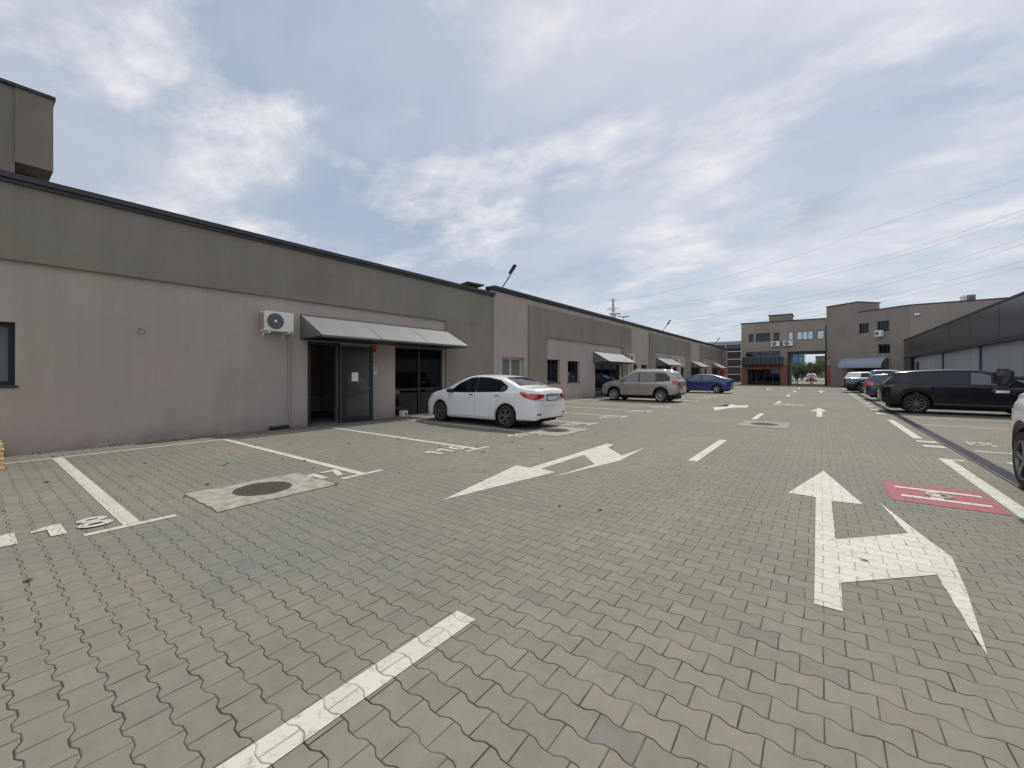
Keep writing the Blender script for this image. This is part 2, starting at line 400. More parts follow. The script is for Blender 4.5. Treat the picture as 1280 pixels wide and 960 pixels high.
# direction arrows
px_mark('direction_arrow', [(1017.8, 755.4), (1019.8, 621.8), (984.8, 616.3), (1029.4, 588.6), (1079, 630.9), (1039.3, 626.5), (1044.6, 674.6), (1135, 667), (1099.4, 628.5), (1152.5, 669.4), (1190, 697), (1208, 738), (1235, 820.5), (1210.9, 784.6), (1170.6, 719), (1051, 729), (1054, 765)], label='large white straight and right arrow nearest the camera')
px_mark('direction_arrow', [(553, 625.5), (645, 581.8), (662.5, 585), (757.5, 555), (767.5, 555.8), (760, 559.5), (777, 569.5), (806, 560), (773.8, 576.3), (690, 596.8), (743, 580.5), (730, 568.8), (677, 586), (693.8, 590.5)], label='white forked arrow behind the white sedan')
px_mark('direction_arrow', [(892, 508.8), (893, 513.3), (905, 511.2), (915.5, 509.6), (934, 509.3), (935.5, 506.6), (923, 507), (912.5, 505.4), (909, 508)])
px_mark('direction_arrow', [(1024.5, 510), (1012.5, 514), (1020.8, 514), (1020.8, 521), (1027.8, 521), (1027.8, 514.3), (1034, 514.3)])
for x0, y0 in ((.0, 41), (-4.1, 45)):
    mark('direction_arrow', [(x0-.08, y0), (x0+.08, y0), (x0+.08, y0+2), (x0+.4, y0+2), (x0, y0+4), (x0-.4, y0+2), (x0-.08, y0+2)])
for y0, y1 in ((-1.1, 1.9), (7.6, 10.45), (15.8, 18.3), (24.0, 27.0), (32.5, 35.5), (41, 44), (50, 53)):
    x = -1.78
    rect('centre_dash', x-.08, x+.075, y0, y1)
# left row of stalls
rect('kerb_line', -11.06, -10.97, -5, 66)
SP = 2.6; Y0 = 1.03
def arc(cx, cy, rx, ry, a0, a1, w, n=9):
    out = []
    for i in range(n):
        t0, t1 = R(a0+(a1-a0)*i/n), R(a0+(a1-a0)*(i+1)/n); k = 1-w/rx; kk = 1-w*.62/ry
        out.append([(cx+rx*math.cos(t0), cy+ry*math.sin(t0)), (cx+rx*math.cos(t1), cy+ry*math.sin(t1)), (cx+rx*k*math.cos(t1), cy+ry*kk*math.sin(t1)), (cx+rx*k*math.cos(t0), cy+ry*kk*math.sin(t0))])
    return out
# stencil numerals in a unit box, bridges left open as cut stencils have them
ST = .34
GLYPH = {'1': [[(.45, 0), (.85, 0), (.85, 1), (.55, 1), (.45, .86)], [(.44, .66), (.44, .86), (.52, .99), (.05, .80), (.05, .62)]],
 '7': [[(0, .80), (1, .80), (1, 1), (0, 1)], [(.62, .79), (1, .79), (.55, 0), (.18, 0)]],
 '8': arc(.5, .77, .45, .23, 3, 177, .26)+arc(.5, .77, .45, .23, 183, 357, .26)+arc(.5, .27, .5, .265, 3, 177, .28)+arc(.5, .27, .5, .265, 183, 357, .28),
 '6': arc(.5, .30, .5, .30, 5, 175, ST)+arc(.5, .30, .5, .30, 185, 355, ST)+[[(0, .30), (.34, .30), (.40, .66), (.85, .84), (.85, 1), (.35, .92), (.05, .62)]],
 '5': [[(.08, .82), (.95, .82), (.95, 1), (.08, 1)], [(.08, .50), (.40, .56), (.40, .81), (.08, .81)]]+arc(.46, .30, .5, .30, -160, 110, ST),
 '4': [[(.55, 0), (.88, 0), (.88, 1), (.55, 1)], [(0, .22), (.54, .22), (.54, .38), (0, .38)], [(0, .39), (.28, .39), (.54, .80), (.54, 1)]],
 '3': arc(.45, .73, .45, .27, -80, 150, ST)+arc(.45, .27, .5, .27, -150, 80, ST),
 '2': arc(.5, .70, .46, .30, -20, 160, ST)+[[(0, 0), (1, 0), (1, .18), (0, .18)], [(0, .19), (.40, .19), (.94, .60), (.62, .66)]],
 '0': arc(.5, .5, .5, .5, 5, 85, ST)+arc(.5, .5, .5, .5, 95, 175, ST)+arc(.5, .5, .5, .5, 185, 265, ST)+arc(.5, .5, .5, .5, 275, 355, ST),
 '9': arc(.5, .70, .5, .30, 5, 175, ST)+arc(.5, .70, .5, .30, 185, 355, ST)+[[(1, .70), (.66, .70), (.60, .34), (.15, .16), (.15, 0), (.65, .08), (.95, .38)]]}
def stall_num(s, y, x=-5.72, sx=1.0, m=None):
    bm = bmesh.new()
    for i, ch in enumerate(s):
        y0 = y+i*.30
        for j, poly in enumerate(GLYPH[ch]):
            sheet(bm, [Vector((x-b*.42, y0+a*.26, Z1*2+j*.0002)) for a, b in poly])
    bmesh.ops.triangulate(bm, faces=bm.faces[:])
    for f in bm.faces:
        if f.normal.z < 0: f.normal_flip()
    me = bpy.data.meshes.new('stall_number'); bm.to_mesh(me); bm.free(); me.materials.append(M['white_paint'])
    o = bpy.data.objects.new('stall_number', me); COL.objects.link(o); o.parent = gnd
for k in range(-1, 25):
    y = Y0+SP*k
    rect('stall_line', -10.965, -5.58, y-.065, y+.065)
    rect('stall_line_end', -5.575, -5.49, y-.345, y+.345)
    if k >= -0: stall_num(str(118-k), y-.955)
# manholes: slab + cover
def manhole(c, hx, hy, r, cov, rot=0, m='concrete'):
    bm = bmesh.new(); n = 10
    pts = []
    cs = [(-hx, -hy), (hx, -hy), (hx, hy), (-hx, hy)]
    for i in range(4):
        a, b = Vector(cs[i]), Vector(cs[(i+1) % 4])
        for t in range(n):
            p = a.lerp(b, t/n); p += Vector((random.uniform(-.012, .012), random.uniform(-.012, .012)))
            pts.append(Vector((c[0]+p.x, c[1]+p.y, 0.001)))
    prism(bm, pts, Vector((0, 0, .011)))
    s = link_mesh('manhole_slab', bm, M[m], gnd)
    if r:
        bm = bmesh.new(); X, Y, Z = Vector((1, 0, 0)), Vector((0, 1, 0)), Vector((0, 0, 1))
        o = Vector((c[0]+cov[0], c[1]+cov[1], 0))
        lathe(bm, (o, Z, X, Y), [(.0125, 0), (.0125, r*.94), (.016, r*.94), (.016, r), (.005, r)], 40)
        for i in range(-6, 7):
            for j in range(-6, 7):
                a, b = (i+.5*(j % 2))*r*.14, j*r*.13
                if a*a+b*b < (r*.86)**2: wbox(bm, o.x+a-.012, o.x+a+.012, o.y+b-.012, o.y+b+.012, .0126, .0155)
        link_mesh('manhole_cover', bm, M['cast_iron'], gnd, 30)
manhole((-5.83, 2.37), .55, .69, .335, (-.03, .0))
manhole((-5.62, 9.42), .58, .85, .36, (-.02, .05))
manhole((-1.35, 14.35), .62, .8, .36, (0, 0), m='concrete_old')
bm = bmesh.new()
c = ground(987, 506.5); manhole((c.x, c.y), .6, .9, 0, (0, 0), m='concrete_old'); bm.free()
# hydrant field: red rectangle with white H and a grey ring
rect('red_field', .68, 1.64, 6.72, 7.82, m='red_paint', label='faded red painted rectangle under the white H marking')
rect('letter_stroke', .79, 1.58, 7.45, 7.55, z=Z1*2); rect('letter_stroke', .80, 1.56, 6.97, 7.07, z=Z1*2)
rect('letter_stroke', 1.08, 1.19, 7.075, 7.445, z=Z1*2)
bm = bmesh.new(); lathe(bm, (Vector((1.17, 7.26, Z1*3)), Vector((0, 0, 1)), Vector((1, 0, 0)), Vector((0, 1, 0))), [(0, .07), (0, .13)], 24)
link_mesh('painted_ring', bm, M['concrete'], gnd)
# right side: edge line, drain, stall lines
mark('edge_line', [(1.68, -4), (1.84, -4), (1.84, 10.5), (1.68, 10.5)]); rect('stall_line_end', 1.845, 2.0, 10.38, 10.5)
mark('edge_line', [(1.74, 13.4), (1.90, 13.4), (1.90, 18.2), (1.74, 18.2)])
for i, y in enumerate((12.0, 12.75)): rect('edge_dash', 1.72, 2.05, y, y+.26)
for k in range(1, 17): rect('edge_dash', 1.68, 1.98, 18.4+k*2.25, 18.4+k*2.25+.55)
bm = bmesh.new()
wbox(bm, 2.10, 2.13, -6, 62, .001, .014); wbox(bm, 2.31, 2.34, -6, 62, .001, .014); wbox(bm, 2.13, 2.31, -6, 62, .0005, .005, 1)
y = -6
while y < 40: wbox(bm, 2.131, 2.309, y, y+.022, .006, .013); y += .05 if y < 16 else .1
link_mesh('drain_channel', bm, [M['drain'], M['black']], gnd)
for k in range(-1, 18):
    y = 11.9+SP*k
    if k != 1: rect('stall_line', 2.42, 6.6, y-.05, y+.05)
p = ground(1212, 523); 
stall_num('56', 7.6, x=2.95); stall_num('57', 10.15, x=2.95); stall_num('58', 12.8, x=2.95)
# leaf litter
bm = bmesh.new()
for i in range(1250):
    if i < 230: x, y = -11.85+abs(random.gauss(0, .35)), random.uniform(-1, 40)
    elif i > 420: x, y = -11.88+abs(random.gauss(0, .07)), random.uniform(-1, 26)
    elif i < 405: x, y = random.uniform(-11, -4.5), random.uniform(0, 22)
    else: x, y = random.uniform(-5, 3), random.uniform(1, 12)
    s = random.uniform(.01, .035); a = random.uniform(0, 6.3)
    if i < 60 or 230 < i < 405: s *= 1.4
    if i > 420: s *= .8
    pts = []
    for k in range(5):
        t = a+k*1.257; q = s*random.uniform(.5, 1.1)*(1.6 if k % 2 else .8)
        pts.append(Vector((x+q*math.cos(t), y+q*.7*math.sin(t), .008+random.uniform(0, .008))))
    sheet(bm, pts)
tag(link_mesh('leaf_litter', bm, M['litter']), 'small dead leaves scattered over the paving along the wall', 'leaf litter', kind='stuff')

bm = bmesh.new()
for i in range(46):
    x, y = -11.86+abs(random.gauss(0, .03)), random.choice((random.uniform(0, 6), random.uniform(12, 24), random.uniform(0, 24)))
    for k in range(9):
        a = random.uniform(0, 6.28); h = random.uniform(.02, .07); w = .004; p = Vector((x+random.uniform(-.03, .03), y+random.uniform(-.05, .05), 0)); q = Vector((math.cos(a), math.sin(a), 0))
        sheet(bm, [p-q.cross(Vector((0, 0, 1)))*w, p+q.cross(Vector((0, 0, 1)))*w, p+q*h*.6+Vector((0, 0, h))])
tag(link_mesh('weeds', bm, M['leaf2']), 'sparse weeds growing out of the joint at the foot of the wall', 'weeds', kind='stuff')

# ------------------------------------------------------------------ left buildings
XW = -11.9
FW = Frame((XW, 0, 0), (0, 1, 0), (1, 0, 0))      # u = world Y
def awning(F, u0, u1, vt, vb, out, parent):
    """sheet metal wedge canopy: sloping top, triangular ends, thin front lip, dark sheet as shade under the hollow"""
    bm = bmesh.new(); t = .025
    def slab(a, b, c, d, nrm, mi): prism(bm, [F.p(*a), F.p(*b), F.p(*c), F.p(*d)], nrm, mi)
    dn = (F.n*(-(vt-vb-.03)) - F.w*out).normalized()*t
    slab((u0, vt, 0), (u1, vt, 0), (u1, vb+.05, out), (u0, vb+.05, out), dn, 0)
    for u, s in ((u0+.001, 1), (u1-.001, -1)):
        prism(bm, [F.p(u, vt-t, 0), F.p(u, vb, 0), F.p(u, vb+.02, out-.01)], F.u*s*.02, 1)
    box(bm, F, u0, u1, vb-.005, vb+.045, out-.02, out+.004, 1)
    box(bm, F, u0+.02, u1-.02, vb-.03, vb-.003, .0, out-.03, 2)  # near-black sheet across the underside, painting the shade of the hollow
    n = int((u1-u0)/1.45)
    for i in range(1, n):     # folded sheet joints
        u = u0+(u1-u0)*i/n
        slab((u-.008, vt+.001, 0), (u+.008, vt+.001, 0), (u+.008, vb+.056, out), (u-.008, vb+.056, out), -dn*.2, 0)
    return link_mesh('awning', bm, [M['awning'], M['awning_side'], M['seam_and_shade_black']], parent)

def coping(bm, F, u0, u1, z, back, out=.10):
    box(bm, F, u0, u1, z-.10, z, -back, out); box(bm, F, u0, u1, z-.17, z-.104, -back, out-.045)

B1 = empty('workshop_building', (XW, 0, 0), label='long low building at left with taupe wall, olive top band and grey entrance canopy', cat='building')
def child_fix(o, par):      # parts are modelled in world space
    return o
def part(name, bm, m, par, **k):
    o = link_mesh(name, bm, m, par, **k)
    return o
def rebase(root):
    bpy.context.view_layer.update()
    for c in children(root): c.matrix_parent_inverse = root.matrix_world.inverted()
# openings (u0,u1,v0,v1)
door1 = (6.04, 7.0, 0, 2.46); win1 = (9.07, 11.38, .02, 2.48); winL = (-1.6, .59, 1.3, 2.47)
door1f = (6.04, 8.02, 0, 2.46)
bm = bmesh.new(); holed_wall(bm, FW, -14, 11.45, 0, 3.6, [door1, win1, winL]); part('wall', bm, M['pink'], B1)
bm = bmesh.new(); F2 = Frame((XW+.09, 0, 0), (0, 1, 0), (1, 0, 0))
box(bm, FW, -14, 14.40, 3.6, 5.0, -.25, .09); box(bm, FW, 11.45, 14.40, 0, 3.598, -.25, .09); part('projecting_band', bm, M['olive'], B1)
bm = bmesh.new(); box(bm, FW, 5.61, 7.45, 3.78, 4.55, .0905, .0925); part('repainted_patch', bm, M['patch'], B1)
bm = bmesh.new(); coping(bm, FW, -14, 14.40, 5.16, .4, .2); part('roof_edge', bm, M['cap'], B1)
bm = bmesh.new(); wbox(bm, -26, XW-.26, -14, 14.38, 4.7, 4.95); part('roof', bm, M['roof'], B1)
bm = bmesh.new(); wbox(bm, -26.25, -26, -14, 14.38, 0, 5.0); wbox(bm, -26.24, XW-.26, -14.25, -14.001, 0, 5.0)
wbox(bm, -16.2, -16.0, -13.9, 14.3, 0, 4.69); part('inner_wall', bm, M['interior'], B1)
bm = bmesh.new(); wbox(bm, -15.99, XW-.26, -13.9, 14.3, .002, .03); part('inner_floor', bm, M['interior_floor'], B1)
bm = bmesh.new(); wbox(bm, -15.95, XW-.4, 8.55, 8.65, .03, 4.6); part('partition', bm, M['interior'], B1)
bm = bmesh.new(); wbox(bm, -14.6, -14.0, 6.9, 7.15, .03, 2.0)
for dx in (0, .8):
    wbox(bm, -13.7, -13.66, 6.2+dx*.5, 6.24+dx*.5, .03, .8)
wbox(bm, -13.8, -13.2, 6.2, 7.2, .8, .84); part('inside_furniture', bm, M['black'], B1)
window(FW, *win1, B1, nm=1, rec=.10, fw=.07, sill=False, transom=.95)
window(FW, *winL, B1, nm=1, rec=.16, fw=.08, pm='pane_grey')
awning(FW, 5.78, 11.48, 3.23, 2.52, 1.22, B1)
# door surround with fixed frame, wall panel strip and the open leaf
bm = bmesh.new(); box(bm, FW, 6.0, 6.08, 0, 2.46, -.12, .015); box(bm, FW, 6.08, 7.02, 2.38, 2.46, -.12, .012)
box(bm, FW, 6.93, 7.02, 0, 2.379, -.12, .012); part('door_frame', bm, M['frame'], B1)
bm = bmesh.new(); box(bm, FW, 6.905, 6.928, 0, 2.37, -.11, .0); box(bm, FW, 6.08, 6.90, .0, .03, -.12, .05); part('threshold', bm, M['steel'], B1)
FD = Frame(FW.p(7.04, 0, .03), (.24, .971, 0), (.971, -.24, 0))
M['glass_clear'] = glass_mat('clear_door_glass', (.05, .05, .05), .86, 1.35)
bm = bmesh.new(); L = .97
box(bm, FD, 0, .13, .02, 2.36, 0, .055); box(bm, FD, L-.11, L, .02, 2.36, 0, .055); box(bm, FD, .13, L-.11, .02, .17, 0, .055); box(bm, FD, .13, L-.11, 2.25, 2.36, 0, .055)
door = part('door', bm, M['frame'], B1); door['label'] = 'glazed anthracite door standing open'
bm = bmesh.new(); box(bm, FD, .12, L-.10, .16, 2.26, .022, .032); part('pane', bm, M['glass_clear'], door)
bm = bmesh.new(); tube(bm, [FD.p(L-.06, 1.05, .055), FD.p(L-.06, 1.05, .10), FD.p(L-.19, 1.05, .10)], .011, 8); part('handle', bm, M['steel'], door)
bm = bmesh.new(); box(bm, FD, .30, .50, 1.28, 1.56, .033, .036); part('notice', bm, M['paper'], door)
rebase(B1)
# things on wall 1
def thing_mesh(name, bm, m, loc, **k):
    """one-mesh thing: shift its origin to loc"""
    bmesh.ops.translate(bm, verts=bm.verts, vec=-Vector(loc)); sm = k.pop('smooth', None)
    return tag(link_mesh(name, bm, m, None, sm, loc), **k)
def ac_unit(F, u0, u1, v0, v1, label, proud=.3, group='outdoor air conditioner units', n0=.10):
    t = empty('air_conditioner', F.p((u0+u1)/2, v0, 0), label=label, cat='air conditioner', group=group)
    w = u1-u0; h = v1-v0; n1 = n0+proud
    bm = bmesh.new(); box(bm, F, u0, u1, v0, v1, n0, n1); bmesh.ops.bevel(bm, geom=bm.edges[:], offset=.012, segments=2, affect='EDGES')
    c = part('casing', bm, M['white_metal'], t, smooth=30)
    r = min(h*.42, w*.33); o = F.p(u0+w*.37, (v0+v1)/2, n1)
    bm = bmesh.new(); lathe(bm, (o, F.n, F.u, F.w), [(.001, r*.97), (.002, .02)], 32)
    for q in range(1, 6): lathe(bm, (o, F.n, F.u, F.w), [(.002, r*q/6), (.010, r*q/6+.003), (.002, r*q/6+.006)], 32)
    for q in range(20):
        a = q*math.pi/10; d = (F.u*math.cos(a)+F.w*math.sin(a)); prism(bm, [o+d*.05+F.n*.003+d.cross(F.n)*.002, o+d*r*.97+F.n*.003+d.cross(F.n)*.002, o+d*r*.97+F.n*.003-d.cross(F.n)*.002, o+d*.05+F.n*.003-d.cross(F.n)*.002], F.n*.006)
    g = part('fan_grille', bm, M['grey_fan'], t)
    bm = bmesh.new(); lathe(bm, (o, F.n, F.u, F.w), [(.012, r*.17), (.018, r*.12), (.02, 0)], 20)
    part('hub', bm, M['white_metal'], g)
    bm = bmesh.new()
    for q in range(14): box(bm, F, u0-.006, u0-.001, v0+.04+q*(h-.08)/14, v0+.045+q*(h-.08)/14+.015, n0+.02, n1-.03)
    part('side_fins', bm, M['grille_fine'], t)
    for u in (u0+.10, u1-.14): bm = bmesh.new(); box(bm, F, u, u+.04, v0-.05, v0-.012, 0, n1+.02); box(bm, F, u, u+.04, v0-.13, v0-.049, 0, .03); part('bracket', bm, M['white_metal'], t)
    bm = bmesh.new(); box(bm, F, u1+.001, u1+.04, v0+.06, v0+.22, n0+.05, n0+.2); part('valve_cover', bm, M['white_metal'], t)
    rebase(t); return t
ac_unit(FW, 4.68, 5.42, 2.64, 3.16, 'white air conditioner left of the near grey canopy')
bm = bmesh.new()
tube(bm, [FW.p(5.36, 2.72, .12), FW.p(5.46, 2.58, .05), FW.p(5.47, .45, .035), FW.p(5.5, .3, .035), FW.p(5.5, .04, .04)], .022, 10)
thing_mesh('drain_pipe', bm, M['pipe'], FW.p(5.53, 0, .03), label='thin beige pipe running down the wall below the near air conditioner', cat='pipe', smooth=40)
bm = bmesh.new(); lathe(bm, (FW.p(2.33, 2.46, 0), FW.n, FW.u, FW.w), [(0, .075), (.02, .075), (.03, .06), (.02, .045), (.004, .04), (.003, 0)], 24)
thing_mesh('vent', bm, M['pipe'], FW.p(2.33, 2.46, 0), label='small round vent ring on the blank taupe wall', cat='vent', smooth=40)
t = empty('alarm_box', FW.p(8.17, 2.24, .01), label='small red alarm box on wall beside the open glass door', cat='alarm')
bm = bmesh.new(); box(bm, FW, 8.07, 8.28, 2.22, 2.44, 0, .07); bmesh.ops.bevel(bm, geom=bm.edges[:], offset=.01, affect='EDGES'); part('housing', bm, M['orange_red'], t)
bm = bmesh.new(); box(bm, FW, 8.11, 8.24, 2.26, 2.32, .0705, .078); part('lens', bm, M['tail'], t); rebase(t)
t = empty('wall_notice', FW.p(8.17, 1.55, 0), label='white notice with green print on wall below the red alarm box', cat='notice')
bm = bmesh.new(); box(bm, FW, 8.10, 8.32, 1.5, 1.74, 0.001, .008); part('sheet', bm, M['paper'], t)
bm = bmesh.new(); box(bm, FW, 8.13, 8.20, 1.53, 1.7, .0085, .010); box(bm, FW, 8.22, 8.29, 1.60, 1.71, .0085, .010); part('print', bm, M['green_print'], t); rebase(t)
t = empty('meter_box', FW.p(9.35, 0, .15), label='small white box on ground in front of the dark shop window', cat='box')
bm = bmesh.new(); box(bm, FW, 9.20, 9.44, .01, .22, .06, .24); bmesh.ops.bevel(bm, geom=bm.edges[:], offset=.01, affect='EDGES'); part('casing', bm, M['white_metal'], t)
bm = bmesh.new(); box(bm, FW, 9.31, 9.39, .05, .14, .2405, .246); part('flap', bm, M['grey_fan'], t); rebase(t)
bm = bmesh.new(); tube(bm, [FW.p(4.95, .055, .12), FW.p(5.42, .055, .10)], .05, 12); tube(bm, [FW.p(4.93, .055, .12), FW.p(4.97, .055, .12)], .06, 12)
thing_mesh('drain_stub', bm, M['blackplastic'], FW.p(5.2, 0, .11), label='short black pipe piece lying at foot of the taupe wall', cat='pipe', smooth=40)
# pallet at the left edge
t = empty('wooden_pallet', (-10.9, -.15, 0), label='pale wooden pallet stack at the foot of the wall by left edge', cat='pallet')
for k in range(3):
    z = k*.15
    bm = bmesh.new()
    for i in range(5): y = -.7+i*.26; wbox(bm, -11.45, -10.35, y-.20, y-.02, z+.105, z+.128)
    part('deck_board', bm, M['wood'], t)
    bm = bmesh.new()
    for x in (-11.4, -10.95, -10.5):
        for y in (-.82, -.25, .26): wbox(bm, x, x+.12, y, y+.13, z+.022, z+.104)
    wbox(bm, -11.45, -10.35, -.86, -.76, z+.001, z+.0215); wbox(bm, -11.45, -10.35, .30, .40, z+.001, z+.0215); part('block', bm, M['wood'], t)
rebase(t)

# building 2
B2 = empty('workshop_row', (XW, 14.41, 0), label='long taupe building row with olive frames running toward the gate building', cat='building')
YE = 73.0
wins = [(15.13, 16.9, 1.0, 2.3), (18.95, 20.45, 1.0, 2.3), (21.35, 22.85, 1.0, 2.27), (31.95, 33.0, .95, 2.25), (33.75, 35.3, .95, 2.25),
        (43.0, 44.6, .95, 2.2), (45.8, 47.4, .95, 2.2), (56.9, 58.6, .95, 2.2), (67.5, 69, 1, 2.2)]
doors = [(25.0, 29.2, 0, 2.2), (37.8, 42.1, 0, 2.2), (50.0, 54.2, 0, 2.2), (61.5, 65.6, 0, 2.2)]
bm = bmesh.new(); holed_wall(bm, FW, 14.41, YE, 0, 5.3, wins+doors); part('wall', bm, M['pink'], B2)
for (a, b, c, d) in ((17.23, 31.3, 18.92, 29.52), (35.6, 49.8, 37.3, 47.8), (54.3, 68.3, 56.0, 66.3)):
    bm = bmesh.new(); ztop = 5.02; zin = 3.48
    box(bm, FW, a, c, 0, ztop, 0.001, .10); box(bm, FW, c, b, zin, ztop, 0.001, .095); box(bm, FW, d, b, 0, zin-.002, .001, .095)
    part('projecting_frame', bm, M['olive'], B2)
bm = bmesh.new(); coping(bm, FW, 14.38, YE+.1, 5.5, .4, .16); part('roof_edge', bm, M['cap'], B2)
bm = bmesh.new(); wbox(bm, -26, XW-.26, 14.42, YE, 5.0, 5.3); part('roof', bm, M['roof'], B2)
bm = bmesh.new(); wbox(bm, -26.2, XW-.001, YE-.001, YE+.24, 0, 5.3); wbox(bm, -26.2, XW-.26, 14.411, 14.6, 0, 5.3); wbox(bm, -26.3, -26.01, 14.6, YE-.01, 0, 5.3); part('end_wall', bm, M['pink'], B2)
bm = bmesh.new(); wbox(bm, -15.2, -15, 14.7, YE-.1, 0, 4.99); part('inner_wall', bm, M['interior'], B2)
for i, w in enumerate(wins):
    if i == 0: window(FW, *w, B2, nm=1, rec=.2, fm='white_frame', fw=.09, pm='pane_grey', sill=False, transom=1.35)
    else: window(FW, *w, B2, nm=1, rec=.16, fw=.05, blind=.45 if i % 2 else None)
for k, dr in enumerate(doors):
    bm = bmesh.new()
    for u in (dr[0], dr[0]+1.3, dr[0]+2.7, dr[1]-.08): box(bm, FW, u, u+.08, 0, 2.2, -.16, -.08)
    box(bm, FW, dr[0]+.08, dr[1]-.08, 2.12, 2.2, -.15, -.09); box(bm, FW, dr[0]+.08, dr[1]-.08, 0.02, .12, -.15, -.09)
    d = part('door', bm, M['frame'], B2)
    bm = bmesh.new(); box(bm, FW, dr[0]+.05, dr[1]-.05, .1, 2.14, -.13, -.12); part('pane', bm, M['glass_dark'], d)
awning(FW, 24.7, 29.45, 2.98, 2.27, 1.15, B2); awning(FW, 37.5, 42.3, 2.98, 2.27, 1.15, B2)
awning(FW, 49.9, 54.25, 2.98, 2.27, 1.15, B2); awning(FW, 61.3, 65.8, 2.98, 2.27, 1.15, B2)
bm = bmesh.new(); tube(bm, [FW.p(30.6, .05, .14), FW.p(30.6, 2.6, .14)], .05, 8); tube(bm, [FW.p(30.6, 2.6, .14), FW.p(30.6, 2.75, .02)], .05, 8); part('downpipe', bm, M['white_metal'], B2)
rebase(B2)
ac_unit(FW, 30.1, 30.95, 2.45, 3.0, 'white air conditioner right of the second grey canopy', .3, n0=.16)
ac_unit(FW, 43.0, 43.85, 2.5, 3.0, 'white air conditioner right of the third grey canopy', .3)
# red cabinet at the end of the row
t = empty('red_cabinet', (-11.2, 66.8, 0), label='red cabinet at far end of the taupe building row', cat='cabinet')
bm = bmesh.new(); wbox(bm, -11.78, -11.35, 66.6, 67.6, 0, 2.1); bmesh.ops.bevel(bm, geom=bm.edges[:], offset=.03, affect='EDGES'); part('casing', bm, M['red'], t)
bm = bmesh.new(); wbox(bm, -11.349, -11.335, 66.7, 67.5, .9, 1.9); part('front_panel', bm, M['tail'], t); rebase(t)
# roof clutter in the step between the two buildings
t = empty('roof_unit', (-13.2, 13.4, 4.95), label='pale ventilation box on roof at the step between the two left buildings', cat='roof unit')
bm = bmesh.new(); wbox(bm, -12.95, -12.6, 13.3, 13.7, 4.96, 5.42); part('casing', bm, M['white_metal'], t)
bm = bmesh.new(); wbox(bm, -13.0, -12.55, 13.25, 13.75, 5.425, 5.46); part('lid', bm, M['cap'], t); rebase(t)
bm = bmesh.new()
prism(bm, [Vector((-14.6, 13.0, 5.15)), Vector((-12.3, 13.2, 5.47)), Vector((-12.3, 14.3, 5.52)), Vector((-14.6, 14.3, 5.3))], Vector((0, 0, .07)))
for x in (-14.4, -13.4, -12.5): wbox(bm, x, x+.06, 13.9, 13.96, 4.95, 5.35)
thing_mesh('roof_hatch', bm, M['cap'], (-14.5, 13.4, 4.95), label='dark sloping metal sheet on roof beside the pale ventilation box', cat='roof sheet')
# lamps on the roof edge
def roof_lamp(y, z, label):
    t = empty('roof_lamp', (-12.0, y, z), label=label, cat='lamp', group='lamps leaning out over the roof edge')
    bm = bmesh.new(); tube(bm, [(-12.1, y, z-.05), (-12.0, y, z), (-11.35, y, z+.75)], .03, 8); part('arm', bm, M['steel'], t)
    bm = bmesh.new(); Fh = Frame((-11.5, y, z+.62), (.66, 0, .75), (0, 1, 0)); Fh.w = Vector((-.75, 0, .66))
    box(bm, Fh, 0, .5, 0, .06, -.11, .11); bmesh.ops.bevel(bm, geom=bm.edges[:], offset=.015, affect='EDGES'); part('lamp_head', bm, M['cap'], t)
    rebase(t)
roof_lamp(15.2, 5.5, 'roof edge lamp directly above the white sedan')
roof_lamp(39.6, 5.5, 'roof edge lamp above the third grey canopy')
roof_lamp(63.0, 5.5, 'roof edge lamp near the far end of the taupe row')
for y, lab in ((28.6, 'left one of two low dark brackets on roof edge below the pylon'), (30.4, 'right one of two low dark brackets on roof edge below the pylon')):
    bm = bmesh.new(); tube(bm, [(-12.1, y, 5.5), (-12.1, y, 5.85), (-11.85, y+.5, 5.95)], .035, 6); tube(bm, [(-12.35, y-.3, 5.9), (-12.1, y, 5.87), (-11.85, y+.5, 5.96)], .03, 6)
    thing_mesh('roof_bracket', bm, M['cap'], (-12.1, y, 5.5), label=lab, cat='bracket')

# tower at upper left
TW = empty('stair_tower', (-20, 0, 4.95), label='taupe tower block rising behind the low roof at far left', cat='tower')
bm = bmesh.new(); wbox(bm, -27, -20.05, -10, .98, 4.96, 10.42); part('wall', bm, M['tower'], TW)
bm = bmesh.new(); wbox(bm, -27, -20.0, .981, 1.78, 8.1, 10.42)
part('projecting_bay', bm, M['tower'], TW)
bm = bmesh.new(); wbox(bm, -27, -21.1, .982, 1.5, 4.96, 8.09); part('recessed_bay', bm, M['black'], TW)
bm = bmesh.new(); wbox(bm, -27.05, -19.95, -10, 1.83, 10.422, 10.52); part('roof_edge', bm, M['cap'], TW)
rebase(TW)

# ------------------------------------------------------------------ end building with gate
YB = 65.0
FE = Frame((0, YB, 0), (1, 0, 0), (0, -1, 0))       # u = world X
BE = empty('gate_building', (-4, YB, 0), label='two storey dark taupe building with drive-through gate closing the street', cat='building')
ztop = 8.4
gate = (-3.5, .50, 0, 4.4); ent = (-8.05, -4.25, 0, 3.05); balw = (-8.3, -4.3, 3.1, 4.5)
tw = [(-7.95, -7.38, 5.85, 6.95, 0), (-7.1, -5.42, 5.85, 6.98, 2), (-5.05, -4.40, 5.85, 6.98, 0), (-3.42, -2.86, 5.9, 7.0, 0), (-2.5, -.75, 5.9, 7.0, 2), (-.40, .36, 5.9, 7.0, 0)]
bm = bmesh.new(); holed_wall(bm, FE, -8.85, .56, 0, ztop, [gate, ent, balw]+[t[:4] for t in tw], .3); part('wall', bm, M['dark_taupe'], BE)
